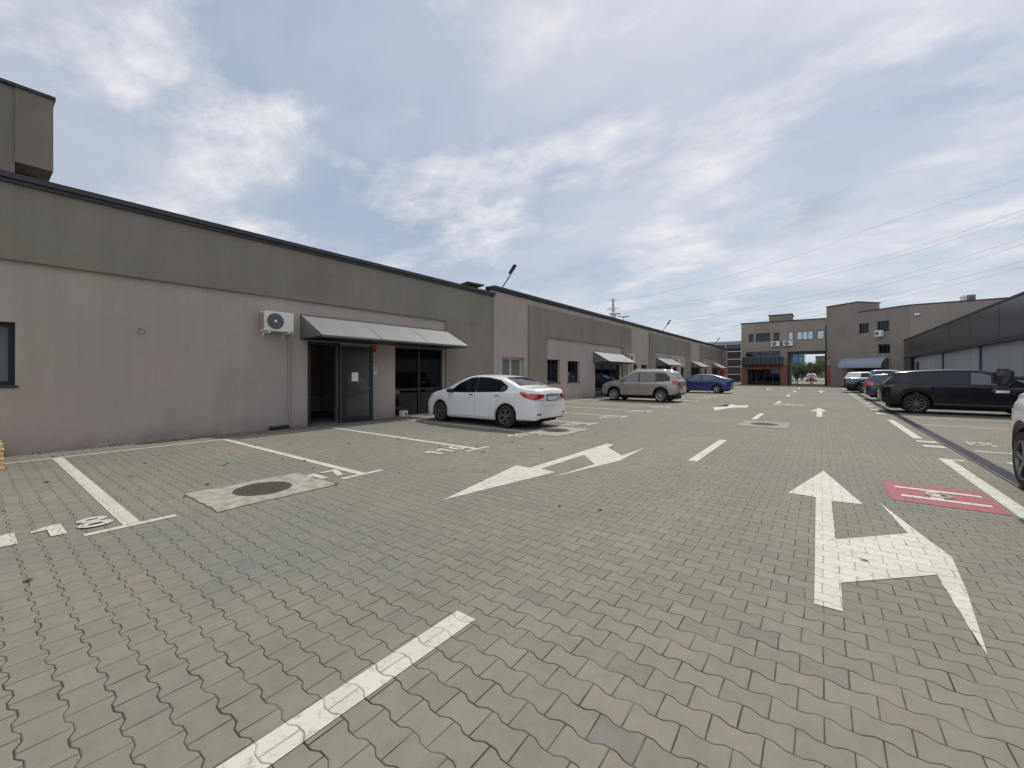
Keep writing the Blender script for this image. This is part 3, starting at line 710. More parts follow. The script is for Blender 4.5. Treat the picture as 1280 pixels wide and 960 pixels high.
for i, t_ in enumerate(tw): window(FE, *t_[:4], BE, nm=t_[4], rec=.1, fw=.07, pm='glass_pale' if i >= 3 else 'glass_dark', sill=False)
window(FE, *balw, BE, nm=4, rec=.12, fw=.07, sill=False)
# balcony
bm = bmesh.new(); box(bm, FE, -8.65, -3.95, 2.7, 2.86, .002, 1.2)
bl = part('balcony', bm, M['frame'], BE)
bm = bmesh.new(); box(bm, FE, -8.65, -3.95, 2.861, 3.75, 1.14, 1.18); box(bm, FE, -8.65, -8.61, 2.861, 3.75, .01, 1.13); box(bm, FE, -3.99, -3.95, 2.861, 3.75, .01, 1.13)
part('railing', bm, M['frame'], bl)
bm = bmesh.new()
for i in range(10): u = -8.6+i*.5; box(bm, FE, u, u+.04, 2.87, 3.8, 1.181, 1.2)
box(bm, FE, -8.65, -3.95, 3.755, 3.81, 1.13, 1.2); part('handrail', bm, M['steel'], bl)
# brick pillars + lintel
for a_, b_ in ((-8.68, -8.06), (-4.24, -3.52)): bm = bmesh.new(); box(bm, FE, a_, b_, 0, 2.69, .002, .5); part('pillar', bm, M['brick'], BE)
bm = bmesh.new(); box(bm, FE, -8.04, -4.26, 2.1, 2.68, .002, .4); part('lintel', bm, M['brick'], BE)
bm = bmesh.new(); box(bm, FE, .62, 1.18, 0, 2.55, .02, .35); part('pillar', bm, M['brick'], BE)
bm = bmesh.new(); 
for u in (-8.05, -7.1, -6.2, -5.2, -4.33): box(bm, FE, u, u+.08, 0, 3.0, -.5, -.4)
box(bm, FE, -8.05, -4.25, 2.2, 2.3, -.5, -.41); d = part('entrance_door', bm, M['frame'], BE)
bm = bmesh.new(); box(bm, FE, -8.0, -4.3, .02, 3.0, -.46, -.45); part('pane', bm, M['glass_dark'], d)
# gate passage lining and building volume
bm = bmesh.new(); D = 11
wbox(bm, -3.75, -3.502, YB+.31, YB+D, 0, 4.4); wbox(bm, .502, .75, YB+.31, YB+D, 0, 4.4); wbox(bm, -3.75, .75, YB+.31, YB+D, 4.402, 4.65)
part('gate_passage', bm, M['dark_taupe'], BE)
bm = bmesh.new(); box(bm, FE, -3.499, .499, 4.0, 4.39, -.6, -.31); box(bm, FE, -3.499, -3.30, 0, 3.999, -.6, -.31); box(bm, FE, .40, .499, 0, 3.999, -.6, -.31); part('gate_frame', bm, M['frame'], BE)
bm = bmesh.new(); wbox(bm, -8.85, -8.6, YB+.31, YB+D, 0, ztop-.01); wbox(bm, -8.6, -3.76, YB+D-.3, YB+D, 0, ztop-.01); wbox(bm, -3.76, 14, YB+D-.3, YB+D, 4.66, ztop-.01); wbox(bm, .76, 14, YB+D-.3, YB+D-.001, 0, 4.65)
part('rear_wall', bm, M['dark_taupe'], BE)
bm = bmesh.new(); wbox(bm, -8.55, 9, YB+.31, YB+D-.31, ztop-.5, ztop-.2); part('roof', bm, M['roof'], BE)
bm = bmesh.new(); box(bm, FE, -8.95, .55, ztop, ztop+.12, -.4, .08)
part('roof_edge', bm, M['cap'], BE)
bm = bmesh.new(); wbox(bm, -5.7, -3.1, YB+1.5, YB+5, ztop-.2, 9.45); ph = part('penthouse', bm, M['tower'], BE)
bm = bmesh.new(); wbox(bm, -5.8, -3.0, YB+1.4, YB+5.1, 9.452, 9.56); part('roof_edge', bm, M['cap'], ph)
# oblique wing
A = Vector((.565, YB, 0)); U = Vector((.765, -.677, 0)).normalized()
LO = (7.38-.565)/U.x
NO = Vector((-abs(U.y), -U.x, 0)).normalized()
FO = Frame(A, U, NO)
def ou(px):
    u = (px-640)/FOC; dx, dy = -SN+CS*u, CS+SN*u    # A + U t = s (dx,dy)
    det = U.x*(-dy)+dx*U.y; return (-A.x*(-dy) - dx*A.y)/det*1.0 if False else ((-A.x)*(-dy) - (-dx)*(-A.y))/det
def oz(px, py):
    t = ou(px); P = A+U*t; return CAMH+(HZ-py)*(P.x*(-SN)+P.y*CS)/FOC
def orect(x0, x1, y0, y1): return (ou(x0), ou(x1), oz(x0, y1), oz(x0, y0))
ow = [orect(1073.5, 1086, 405, 417), orect(1096.5, 1111.5, 402, 415), orect(1097.5, 1112.5, 430.5, 442)]
sh = (ou(1067), ou(1101), 0, oz(1070, 459))
zt = 8.6
uT = ou(1072)
bm = bmesh.new(); holed_wall(bm, FO, 0, LO, 0, zt, ow+[sh], .3); part('oblique_wall', bm, M['oblique'], BE)
for w in ow: window(FO, *w, BE, nm=2, rec=.15, fw=.06, blind=.0, pm='glass_dark', sill=False)
bm = bmesh.new(); box(bm, FO, sh[0], sh[1], 0, sh[3], -.9, -.8); part('shop_front', bm, M['glass_dark'], BE)
bm = bmesh.new(); tz = oz(1035, 384)
box(bm, FO, 0, uT, zt+.002, tz, -3.2, 0); part('stair_head', bm, M['oblique'], BE)
bm = bmesh.new(); box(bm, FO, -.05, uT+.05, tz+.002, tz+.12, -3.3, .06); box(bm, FO, uT+.02, LO+.05, zt+.002, zt+.1, -.4, .06); part('roof_edge', bm, M['cap'], BE)
P = FO.p(LO, 0)
FR = Frame((P.x, P.y, 0), (1, 0, 0), (0, -1, 0))
bm = bmesh.new(); box(bm, FR, .002, 26, 0, zt, -.3, 0); part('right_wall', bm, M['dark_taupe'], BE)
bm = bmesh.new(); box(bm, FR, .05, 26, zt+.002, zt+.1, -.4, .06); part('roof_edge', bm, M['cap'], BE)
bm = bmesh.new(); wbox(bm, 9, 33, P.y+.31, YB+D-.31, zt-.5, zt-.2)
vs = [Vector((.6, YB+.35, zt-.4)), Vector((P.x, P.y+.35, zt-.4)), Vector((9, P.y+.35, zt-.4)), Vector((9, YB+5, zt-.4)), Vector((.6, YB+5, zt-.4))]
part('roof', bm, M['roof'], BE)
bm = bmesh.new(); prism(bm, [v+Vector((0, 0, .35)) for v in vs], Vector((0, 0, -.15))); part('roof', bm, M['roof'], BE)
# curved membrane awning
aw0, aw1, az0, az1 = ou(1057), ou(1111), oz(1060, 460), oz(1060, 450)+.15
bm = bmesh.new(); n = 10; out = 1.1
prev = None
for side in (0, 1):
    pass
prof = [(out*math.sin(a*math.pi/2/n), az0+(az1-az0)*math.cos(a*math.pi/2/n)) for a in range(n+1)]
prism(bm, [FO.p(aw0, z, q+.002) for q, z in prof]+[FO.p(aw0, z-.05, max(q-.05, .002)) for q, z in prof[::-1]], FO.u*(aw1-aw0))
for u in (aw0, aw1-.03): prism(bm, [FO.p(u, z-.051, max(q-.051, .002)) for q, z in prof]+[FO.p(u, az0-.04, .003)], FO.u*.03, 1)
part('awning', bm, [M['awning_blue'], M['awning_side']], BE, smooth=40)
# conduit down at the corner and roof box
bm = bmesh.new(); tube(bm, [FE.p(.53, 0, .06), FE.p(.53, 7.6, .06)], .05, 8); part('downpipe', bm, M['cap'], BE)
rebase(BE)
ac_unit(FE, -5.32, -4.35, 5.15, 5.80, 'left of the two air conditioners on the gate building upper storey')
ac_unit(FE, -3.95, -2.92, 5.15, 5.80, 'right of the two air conditioners on the gate building, above the gate')
ac_unit(FO, ou(1097), ou(1105.5), oz(1097, 421), oz(1097, 413.5), 'air conditioner below the upper window of the oblique wall', .35)
t = empty('meter_cabinet', FE.p(.9, 2.56, .2), label='pale meter box with lamp above the brick pillar right of the gate', cat='cabinet')
bm = bmesh.new(); box(bm, FE, .70, 1.10, 2.6, 3.25, .03, .25); part('casing', bm, M['concrete'], t)
bm = bmesh.new(); box(bm, FE, .72, 1.1, 3.4, 3.62, .03, .3); bmesh.ops.bevel(bm, geom=bm.edges[:], offset=.05, segments=2, affect='EDGES'); part('lamp', bm, M['cap'], t); rebase(t)
def roof_box(x0, x1, y0, y1, z0, z1, m, label):
    t = empty('roof_plant', ((x0+x1)/2, (y0+y1)/2, z0), label=label, cat='roof unit')
    bm = bmesh.new(); wbox(bm, x0, x1, y0, y1, z0, z1); bmesh.ops.bevel(bm, geom=bm.edges[:], offset=.03, affect='EDGES'); part('casing', bm, M[m], t)
    bm = bmesh.new()
    for i in range(6): z = z0+.15+i*(z1-z0-.3)/6; wbox(bm, x0+.1, x1-.1, y0-.012, y0-.001, z, z+.06)
    part('louvre', bm, M['seam_and_shade_black'], t); rebase(t)
fy = P.y+2
def xat(px, y): u = (px-640)/FOC; s = y/(CS+SN*u); return s*(-SN+CS*u)
def zat(px, py, y): u = (px-640)/FOC; s = y/(CS+SN*u); return CAMH+(HZ-py)*s/FOC
roof_box(xat(1209.5, fy), xat(1220, fy), fy, fy+1.5, zt-.2, zat(1215, 368, fy), 'tower', 'dark rooftop unit on the right wing behind the black panel hall')
roof_box(xat(1203, fy), xat(1208.5, fy), fy, fy+1, zt-.2, zat(1206, 369, fy), 'white_metal', 'pale narrow rooftop unit left of the dark rooftop unit')
bm = bmesh.new(); x = xat(1146, P.y); z = zat(1146, 393, P.y); box(bm, FR, x-P.x-.2, x-P.x+.2, z-.12, z+.1, .002, .18)
bmesh.ops.bevel(bm, geom=bm.edges[:], offset=.05, segments=2, affect='EDGES')
thing_mesh('wall_lamp', bm, M['white_metal'], (x, P.y, z), label='small pale lamp on the right wing wall above the black panels', cat='lamp')

# ------------------------------------------------------------------ right hall
XH = 6.95
FH = Frame((XH, 0, 0), (0, 1, 0), (-1, 0, 0))
HL = empty('panel_hall', (XH, 30, 0), label='low hall at right with black panel fascia over light grey walls', cat='hall')
yE = 59.0
seams = []
def yat(px): u = (px-640)/FOC; return XH/(-SN+CS*u)*(CS+SN*u)
seams = [yat(p) for p in (1138, 1150.5, 1167.5, 1186.5, 1212.5, 1249)]
d_ = seams[4]-seams[5]
sy = [s for s in seams]
y = seams[-1]-3.5
while y > -12: sy.append(y); y -= 3.9
edges = [yE]+sy+[-12]
bm = bmesh.new()
for a, b in zip(edges[:-1], edges[1:]): box(bm, FH, b+.03, a-.03, 3.18, 4.93, -.1, 0)
part('fascia_panel', bm, M['panel'], HL)
bm = bmesh.new(); box(bm, FH, -12, yE, 3.16, 4.90, -.16, -.101); box(bm, FH, -12, yE+.05, 4.931, 5.02, -.5, .05); box(bm, FH, -12, yE, 3.06, 3.159, -.4, .015)
part('fascia_trim', bm, M['seam_and_shade_black'], HL)
bm = bmesh.new(); box(bm, FH, seams[0]+.01, yE, 0, 3.05, -.2, -.01); part('corner_panel', bm, M['panel'], HL)
dd = (yat(1143.5), seams[0])
bm = bmesh.new(); FHw = Frame((XH+.28, 0, 0), (0, 1, 0), (-1, 0, 0)); holed_wall(bm, FHw, -12, dd[1], 0, 3.058, [(dd[0], dd[1]-.3, 0, 2.6)], .2); part('wall', bm, M['grey_wall'], HL)
bm = bmesh.new(); box(bm, FHw, dd[0], dd[1]-.3, 0, 2.6, -.2, -.1); part('door', bm, M['black'], HL)
for y in (yat(1173), yat(1218), 8.0, 2): bm = bmesh.new(); tube(bm, [FHw.p(y, 0, .06), FHw.p(y, 3.05, .06)], .05, 8); part('downpipe', bm, M['blue_pipe'], HL)
bm = bmesh.new()
for i in range(1, 40):
    y = -10+i*1.6
    if y < dd[0]: box(bm, FHw, y-.006, y+.006, .05, 3.05, .001, .004)
part('wall_joint', bm, M['awning_side'], HL)
bm = bmesh.new(); wbox(bm, XH+.5, 24, -12, yE, 4.5, 4.8); wbox(bm, 24.01, 24.2, -12, yE, 0, 4.8); wbox(bm, XH+.5, 24, -12.2, -12.01, 0, 4.8); wbox(bm, XH+.5, 24, yE-.3, yE-.1, 0, 4.49); part('roof', bm, M['roof'], HL)
rebase(HL)

# ------------------------------------------------------------------ beyond: link block, glass office, trees
def office(name, x0, x1, y0, y1, h, nb, nf, gm, fm, label, mw=.09):
    t = empty(name, ((x0+x1)/2, y0, 0), label=label, cat='building')
    bm = bmesh.new(); wbox(bm, x0, x1, y0, y1, 0, h); part('wall', bm, M[gm], t)
    F = Frame((x0, y0, 0), (1, 0, 0), (0, -1, 0)); bm = bmesh.new(); w = x1-x0
    for i in range(nb+1): u = w*i/nb; box(bm, F, u-mw, u+mw, 0, h, .002, .12)
    for j in range(nf+1): v = h*j/nf; box(bm, F, -.1, w+.1, v-mw*1.2, v+mw*1.2, .003, .10)
    part('mullion', bm, M[fm], t)
    bm = bmesh.new(); wbox(bm, x0-.2, x1+.2, y0-.2, y1+.2, h+.13, h+.5); part('roof_edge', bm, M['awning_blue'], t)
    rebase(t)
office('link_block', -19, -8.9, 84, 95, 6.9, 4, 5, 'glass_dark', 'white_frame', 'dark glazed block with white frames in the gap left of the gate building', .045)
office('glass_office', -18, -4.6, 175, 195, 15, 8, 6, 'glass_blue', 'frame', 'blue glass office tower seen through the gate')
office('far_block', -1.4, 12, 190, 205, 7.6, 8, 3, 'dark_taupe', 'frame', 'dark block behind trees seen at the right side of the gate')
office('white_block', -9, 3, 230, 240, 4.2, 5, 2, 'grey_wall', 'white_metal', 'low white block seen in the middle of the gate')

def tree(x, y, h, r, label, m='leaf', seed=0):
    rnd = random.Random(seed)
    t = empty('deciduous_tree', (x, y, 0), label=label, cat='tree', group='trees beyond the gate')
    bm = bmesh.new()
    tube(bm, [(0, 0, 0), (.05, .03, h*.35), (-.05, .05, h*.75)], [.16, .12, .04], 8)
    for k in range(6):
        a = k*1.05+rnd.random(); z = h*rnd.uniform(.3, .55); tube(bm, [(0, 0, z), (r*.35*math.cos(a), r*.35*math.sin(a), z+h*.15), (r*.7*math.cos(a), r*.7*math.sin(a), z+h*.24)], [.07, .04, .015], 6)
    link_mesh('trunk', bm, M['bark'], t)
    bm = bmesh.new()
    cl = [(Vector((rnd.gauss(0, r*.45), rnd.gauss(0, r*.45), h*.62+rnd.gauss(0, h*.17))), rnd.uniform(.25, .5)*r) for _ in range(22)]
    cl = [(Vector((max(-r*.8, min(r*.8, c.x)), max(-r*.8, min(r*.8, c.y)), max(h*.35, min(h*.85, c.z)))), q) for c, q in cl]
    for c, cr in cl:
        for _ in range(150):
            d = Vector((rnd.gauss(0, 1), rnd.gauss(0, 1), rnd.gauss(0, 1))).normalized()*cr*rnd.uniform(.5, 1)
            p = c+d; s = rnd.uniform(.07, .16)
            a = Vector((rnd.gauss(0, 1), rnd.gauss(0, 1), rnd.gauss(0, 1))).normalized(); b = a.orthogonal().normalized()
            if p.z < .8: continue
            sheet(bm, [p-a*s, p+b*s*.6, p+a*s, p-b*s*.6])
    me = bpy.data.meshes.new('crown'); bm.to_mesh(me); bm.free(); me.materials.append(M[m])
    o = bpy.data.objects.new('crown', me); COL.objects.link(o); o.parent = t
    return t
TL = ['dense dark tree at left side of the gate view', 'round tree standing second from left in the gate view', 'lighter tree in the middle of the gate view', 'tall dark tree right of the middle in the gate view', 'dark tree at right side of the gate view', 'low dark tree farthest right behind the gate']
for i, (x, y, h, r) in enumerate([(-8.5, 112, 4.0, 2.2), (-5.9, 109, 3.6, 2.0), (-3.4, 113, 3.8, 2.0), (-1.2, 108, 4.1, 2.1), (1.4, 111, 4.4, 2.3), (4.2, 112, 4.6, 2.3)]):
    tree(x, y, h, r, TL[i], 'leaf2' if i in (2,) else 'leaf', i+3)

# pylon and wires
def pix3(px, py, d):
    u = (px-640)/FOC; return Vector((d*(-SN+CS*u), d*(CS+SN*u), CAMH+(HZ-py)*d/FOC))
pt = pix3(766.5, 373, 200); base = Vector((pt.x, pt.y, 0)); Hh = pt.z
PY = empty('power_pylon', base, label='distant lattice electricity pylon rising above the left roofline', cat='pylon')
bm = bmesh.new()
hw = lambda z: 3.2*(1-z/Hh)**1.1+.12
lv = [0]+[Hh*(1-(1-i/12)**1.2) for i in range(1, 13)]
cr = [(-1, -1), (1, -1), (1, 1), (-1, 1)]
for a, b in zip(lv[:-1], lv[1:]):
    for i in range(4):
        c0, c1 = cr[i], cr[(i+1) % 4]
        p = lambda c, z: Vector((c[0]*hw(z), c[1]*hw(z), z))
        tube(bm, [p(c0, a), p(c0, b)], .09, 4); tube(bm, [p(c0, a), p(c1, b)], .05, 4); tube(bm, [p(c1, a), p(c0, b)], .05, 4)
link_mesh('lattice_mast', bm, M['lattice'], PY)
bm = bmesh.new()
for z, w in ((Hh*.97, 2), (Hh*.86, 4.2), (Hh*.76, 5.2), (Hh*.66, 4.4)):
    for s in (-1, 1):
        for q in (-.4, .4): tube(bm, [(0, q, z), (s*w*.8, q*.1, z), (s*w*.8, q*.1, z)], .07, 4); tube(bm, [(0, q, z+1.2), (s*w*.8, 0, z)], .06, 4)
link_mesh('cross_arm', bm, M['lattice'], PY)
wires = [[(768, 376), (830, 365.5), (990, 322), (1090, 285), (1280, 222), (1500, 140)],
         [(768, 391), (890, 372), (990, 350), (1140, 310), (1280, 262), (1500, 175)],
         [(768, 394), (890, 376), (990, 355), (1140, 316), (1280, 269), (1500, 184)],
         [(768, 404), (840, 400), (940, 384), (1090, 354), (1280, 297), (1500, 215)],
         [(768, 408), (840, 404), (940, 389), (1090, 360), (1280, 305), (1500, 225)],
         [(768, 424), (855, 417), (990, 395), (1090, 374), (1280, 326), (1500, 258)],
         [(768, 428), (855, 421), (990, 400), (1090, 380), (1280, 334), (1500, 268)]]
WL = ['highest single power wire crossing the sky', 'upper wire of the second pair below the highest wire', 'lower wire of the second pair below the highest wire', 'upper wire of the middle pair of power wires', 'lower wire of the middle pair of power wires', 'upper wire of the lowest pair of power wires', 'lowest power wire of all, nearest the roofs']
for w, lab in zip(wires, WL):
    pts = []
    for i in range(len(w)-1):
        p0, p1, p2, p3 = w[max(i-1, 0)], w[i], w[i+1], w[min(i+2, len(w)-1)]
        for s in range(6):
            t = s/6; x = p1[0]+(p2[0]-p1[0])*t
            m1 = (p2[1]-p0[1])/(p2[0]-p0[0]); m2 = (p3[1]-p1[1])/(p3[0]-p1[0]); h = p2[0]-p1[0]
            yv = (2*t**3-3*t**2+1)*p1[1]+(t**3-2*t**2+t)*h*m1+(-2*t**3+3*t**2)*p2[1]+(t**3-t**2)*h*m2
            d = 1/(1/200+(1/95-1/200)*(x-768)/512); pts.append(pix3(x, yv, d))
    bm = bmesh.new(); tube(bm, pts, [.014*(q.length/100)+.003 for q in pts], 5)
    thing_mesh('power_wire', bm, M['wire'], pts[0], label=lab, cat='wire', group='power wires across the sky')

# ------------------------------------------------------------------ cars
def pchip(pts):
    xs = [p[0] for p in pts]; ys = [p[1] for p in pts]; n = len(xs)
    h = [xs[i+1]-xs[i] for i in range(n-1)]; dl = [(ys[i+1]-ys[i])/h[i] for i in range(n-1)]
    m = [dl[0]]+[0 if dl[i-1]*dl[i] <= 0 else 2*dl[i-1]*dl[i]/(dl[i-1]+dl[i]) for i in range(1, n-1)]+[dl[-1]]
    def f(x):
        if x <= xs[0]: return ys[0]
        if x >= xs[-1]: return ys[-1]
        i = max(j for j in range(n-1) if xs[j] <= x); t = (x-xs[i])/h[i]
        return (2*t**3-3*t**2+1)*ys[i]+(t**3-2*t**2+t)*h[i]*m[i]+(-2*t**3+3*t**2)*ys[i+1]+(t**3-t**2)*h[i]*m[i+1]
    return f
def smooth_poly(pts, it=1):
    """Chaikin corner rounding of a closed outline"""
    for _ in range(it):
        q = []
        for i in range(len(pts)):
            a, b = pts[i], pts[(i+1) % len(pts)]
            L_ = math.hypot(a[0]-b[0], a[1]-b[1]); t = min(.28, .028/max(L_, .01))
            q += [(a[0]+(b[0]-a[0])*t, a[1]+(b[1]-a[1])*t), (b[0]+(a[0]-b[0])*t, b[1]+(a[1]-b[1])*t)]
        pts = q
    return pts
class Car:
    def __init__(s, S, paint, loc, rz, label, cat='car', group=None, name='parked_car'):
        s.S = S; s.root = empty(name, loc, rz, label=label, cat=cat, group=group)
        s.top = pchip(S['top']); s.belt = pchip(S['belt']); s.plan = pchip(S['plan']); s.sill = pchip(S['sill'])
        s.Ra = S['R']+S.get('gap', .055)
        s.build_body(paint)
    def zb(s, x):
        z = s.sill(x)
        for xw in s.S['axles']:
            d = abs(x-xw)
            if d <= s.Ra: z = max(z, s.S['R']-.01+math.sqrt(max(0, s.Ra**2-d*d)))
        return z
    def section(s, x):
        T, B, w, b = s.top(x), s.belt(x), s.plan(x), s.zb(x)
        B = min(B, T-.02); b = min(b, B-.06)
        gh = T-B; tb = s.S.get('tumble', .40)
        yb = w*.985; yr = max(yb-tb*gh, w*.62)
        f = min(1, gh/.40); rr = .085*f+.3*gh*(1-f)
        h = B-b
        lo = min(.04, h*.15); l2 = min(.10, h*.35)
        pts = [(0, b), (w*.5, b), (w-.09, b), (w-.045, b+.002), (w-.012, b+lo)]
        pts += [(w-.004, b+l2), (w, b+l2+(h-l2)*.35), (w-.002, b+l2+(h-l2)*.62), (w*.995-.006, B-.10*min(1, h/.5)), (w*.992-.010, B-.03*min(1, h/.5)), (yb-.016, B)]
        pts += [(yb-.016+(yr-yb)*.33, B+(gh-rr)*.33), (yb-.014+(yr-yb)*.66, B+(gh-rr)*.66), (yr, T-rr)]
        pts += [(yr-.022, T-rr*.55), (yr-.06, T-rr*.24), (yr-.13, T-rr*.06), (yr*.72, T+.006), (yr*.4, T+.018), (0, T+.022)]
        return pts
    def build_body(s, paint):
        S = s.S; L0, L1 = S['top'][0][0], S['top'][-1][0]
        xs = set([L0+(L1-L0)*i/70 for i in range(71)])
        for e in (0, .006, .015, .03, .05, .075, .105, .14): xs |= {L0+e, L1-e}
        for xw in S['axles']:
            xs = {x for x in xs if abs(x-xw) > s.Ra+.004}
            for k in range(19): xs.add(xw-s.Ra*math.cos(math.pi*k/18)*.9999)
            xs |= {xw-s.Ra-.003, xw+s.Ra+.003}
        for p in S['top']: 
            if all(abs(p[0]-xw) > s.Ra for xw in S['axles']): xs.add(p[0])
        xs = sorted(xs); ys = [xs[0]]
        for x in xs[1:]:
            if x-ys[-1] > .0015: ys.append(x)
        bm = bmesh.new(); rows = []
        for x in ys:
            sc = s.section(x)
            r = [bm.verts.new((x, y, z)) for y, z in sc]
            l_ = [bm.verts.new((x, -y, z)) for y, z in sc[1:-1]]
            rows.append(r+l_[::-1])
        n = len(rows[0]); sec_n = 20
        clad = S.get('clad')
        for i in range(len(rows)-1):
            for k in range(n):
                q = (k+1) % n
                f = bm.faces.new((rows[i][k], rows[i][q], rows[i+1][q], rows[i+1][k]))
                kk = k if k < sec_n-1 else n-1-k
                xm = (ys[i]+ys[i+1])/2
                if kk < 3: f.material_index = 1
                elif clad and kk < 5+(1 if clad > 1 else 0): f.material_index = 1
                if S.get('bed') and S['bed'][0] < xm < S['bed'][1] and kk >= 16: f.material_index = 1
        bm.faces.new(rows[0][::-1]); bm.faces.new(rows[-1])
        bmesh.ops.recalc_face_normals(bm, faces=bm.faces)
        s.bvh = BVHTree.FromBMesh(bm)
        s.body = link_mesh('body', bm, [paint, M['blackplastic']], s.root, 32)
    def cast(s, o, d):
        h = s.bvh.ray_cast(Vector(o), Vector(d))
        return (h[0], h[1]) if h[0] is not None else (None, None)
    def decal(s, name, polys, m, off=.004, parent=None, dens=.07, rnd=1, both=False, depth=.012):
        """polys: list of (axis, outline); axis in left,right,rear,front,top. A thin solid shell laid on the body."""
        bm = bmesh.new()
        for axis, pts in polys:
            pts = smooth_poly(pts, rnd) if rnd else pts
            P = []
            for i in range(len(pts)):
                a, b = Vector(pts[i]), Vector(pts[(i+1) % len(pts)]); k = max(1, int((b-a).length/dens))
                P += [a.lerp(b, t/k) for t in range(k)]
            nb = len(P); E = [(i, (i+1) % nb) for i in range(nb)]
            x0, x1 = min(p.x for p in P), max(p.x for p in P); y0, y1 = min(p.y for p in P), max(p.y for p in P)
            G = list(P); a = x0+dens/2
            while a < x1:
                b = y0+dens/2
                while b < y1: G.append(Vector((a, b))); b += dens
                a += dens
            V, _, Fc, *_r = delaunay_2d_cdt(G, E, [], 1, 1e-5)
            def proj(a, b):
                if axis in ('left', 'right'):
                    sg = 1 if axis == 'left' else -1; o, d = (a, 3*sg, b), (0, -sg, 0)
                elif axis == 'rear': o, d = (-6, a, b), (1, 0, 0)
                elif axis == 'front': o, d = (6, a, b), (-1, 0, 0)
                elif axis == 'top': o, d = (a, b, 4), (0, 0, -1)
                p, nn = s.cast(o, d)
                return p, nn, -Vector(d)
            tv, bv, ok = [], [], []
            for v in V:
                p, nn, od = proj(v.x, v.y)
                if p is None: tv.append(None); bv.append(None); continue
                tv.append(bm.verts.new(p+nn*off)); bv.append(bm.verts.new(p-nn*depth))
            ed = {}
            for f in Fc:
                if any(tv[i] is None for i in f): continue
                bm.faces.new([tv[i] for i in f])
                for i in range(3):
                    a, b = f[i], f[(i+1) % 3]; ed[(a, b)] = 1
            for (a, b) in ed:
                if (b, a) not in ed: bm.faces.new((tv[a], bv[a], bv[b], tv[b]))
            for v in bv:
                if v is not None and not v.link_faces: bm.verts.remove(v)
        o = link_mesh(name, bm, m, parent or s.root, 40)
        return o
    def strip(s, name, axis, line, w, m, off=.003, parent=None):
        """thin line laid over the body (panel gaps, trims)"""
        bm = bmesh.new(); P = []
        for i in range(len(line)-1):
            a, b = Vector(line[i]), Vector(line[i+1]); k = max(1, int((b-a).length/.04)); P += [a.lerp(b, t/k) for t in range(k)]
        P.append(Vector(line[-1])); prev = None
        for i, p in enumerate(P):
            t = (P[min(i+1, len(P)-1)]-P[max(i-1, 0)]).normalized(); nn = Vector((-t.y, t.x))*w/2; row = []
            for q in (p-nn, p+nn):
                if axis in ('left', 'right'): sg = 1 if axis == 'left' else -1; h = s.cast((q.x, 3*sg, q.y), (0, -sg, 0))
                elif axis == 'rear': h = s.cast((-6, q.x, q.y), (1, 0, 0))
                elif axis == 'front': h = s.cast((6, q.x, q.y), (-1, 0, 0))
                else: h = s.cast((q.x, q.y, 4), (0, 0, -1))
                row.append(bm.verts.new(h[0]+h[1]*off) if h[0] else None)
            if prev and all(row) and all(prev): bm.faces.new((prev[0], prev[1], row[1], row[0]))
            prev = row
        return link_mesh(name, bm, m, parent or s.body)
    def wheels(s, rim='alloy', style='five'):
        S = s.S; Rw = S['R']; w = S.get('tw', .215); y = S['plan'][len(S['plan'])//2][1]-.02
        X, Y, Z = Vector((1, 0, 0)), Vector((0, 1, 0)), Vector((0, 0, 1))
        meshes = {}
        for xw in S['axles']:
            for sg in (1, -1):
                o = Vector((0, 0, 0)); ax = Y*sg
                key = sg
                if key not in meshes:
                    bm = bmesh.new(); rr = Rw*.68
                    lathe(bm, (o, ax, X, Z), [(0, rr), (0, rr+.01), (-.004, rr+.03), (-.002, Rw-.045), (-.02, Rw-.012), (-.05, Rw), (-w+.05, Rw), (-w+.01, Rw-.02), (-w, Rw-.05), (-w, rr), (-w+.03, rr-.02), (-.03, rr-.01)], 40, close=True)
                    a = link_mesh('wheel', bm, M['rubber'], s.root, 35); me = a.data
                    bm = bmesh.new(); lathe(bm, (o, ax, X, Z), [(-.012, rr+.004), (.001, rr-.006), (-.004, rr-.02), (-.03, rr-.028), (-.06, rr-.03), (-.06, rr), ], 40)
                    lathe(bm, (o, ax, X, Z), [(-.02, 0.001), (-.012, .03), (-.018, .06), (-.05, .065)], 20)
                    ns = {'five': 5, 'ten': 10, 'twin': 5, 'seven': 7}[style]
                    for k in range(ns):
                        for off in ((-.13, .13) if style == 'twin' else (0,)):
                            an = 2*math.pi*k/ns+.3; wi = .05 if style == 'five' else (.022 if style == 'ten' else .026)
                            d1 = X*math.cos(an+off*.4)+Z*math.sin(an+off*.4); d2 = X*math.cos(an+off*1.6)+Z*math.sin(an+off*1.6)
                            a0, a1 = d1*.045, d2*(rr-.012); t = (a1-a0).normalized().cross(ax)
                            prism(bm, [a0+t*wi*.55-ax*.016, a1+t*wi*.75-ax*.010, a1-t*wi*.75-ax*.010, a0-t*wi*.55-ax*.016], -ax*.03)
                    c = link_mesh('rim', bm, M[rim], a, 30); rm = c.data
                    bm = bmesh.new(); lathe(bm, (o, ax, X, Z), [(-.075, 0), (-.07, rr-.02), (-.09, rr-.005)], 30); lathe(bm, (o, ax, X, Z), [(-.055, 0), (-.055, rr*.62), (-.074, rr*.62)], 24)
                    d = link_mesh('brake_disc', bm, M['brake'], a); bd = d.data
                    meshes[key] = (me, rm, bd)
                else:
                    me, rm, bd = meshes[key]
                    a = bpy.data.objects.new('wheel', me); COL.objects.link(a); a.parent = s.root
                    for nm_, mm in (('rim', rm), ('brake_disc', bd)):
                        c = bpy.data.objects.new(nm_, mm); COL.objects.link(c); c.parent = a
                a.location = (xw, sg*y, Rw)
        bm = bmesh.new()
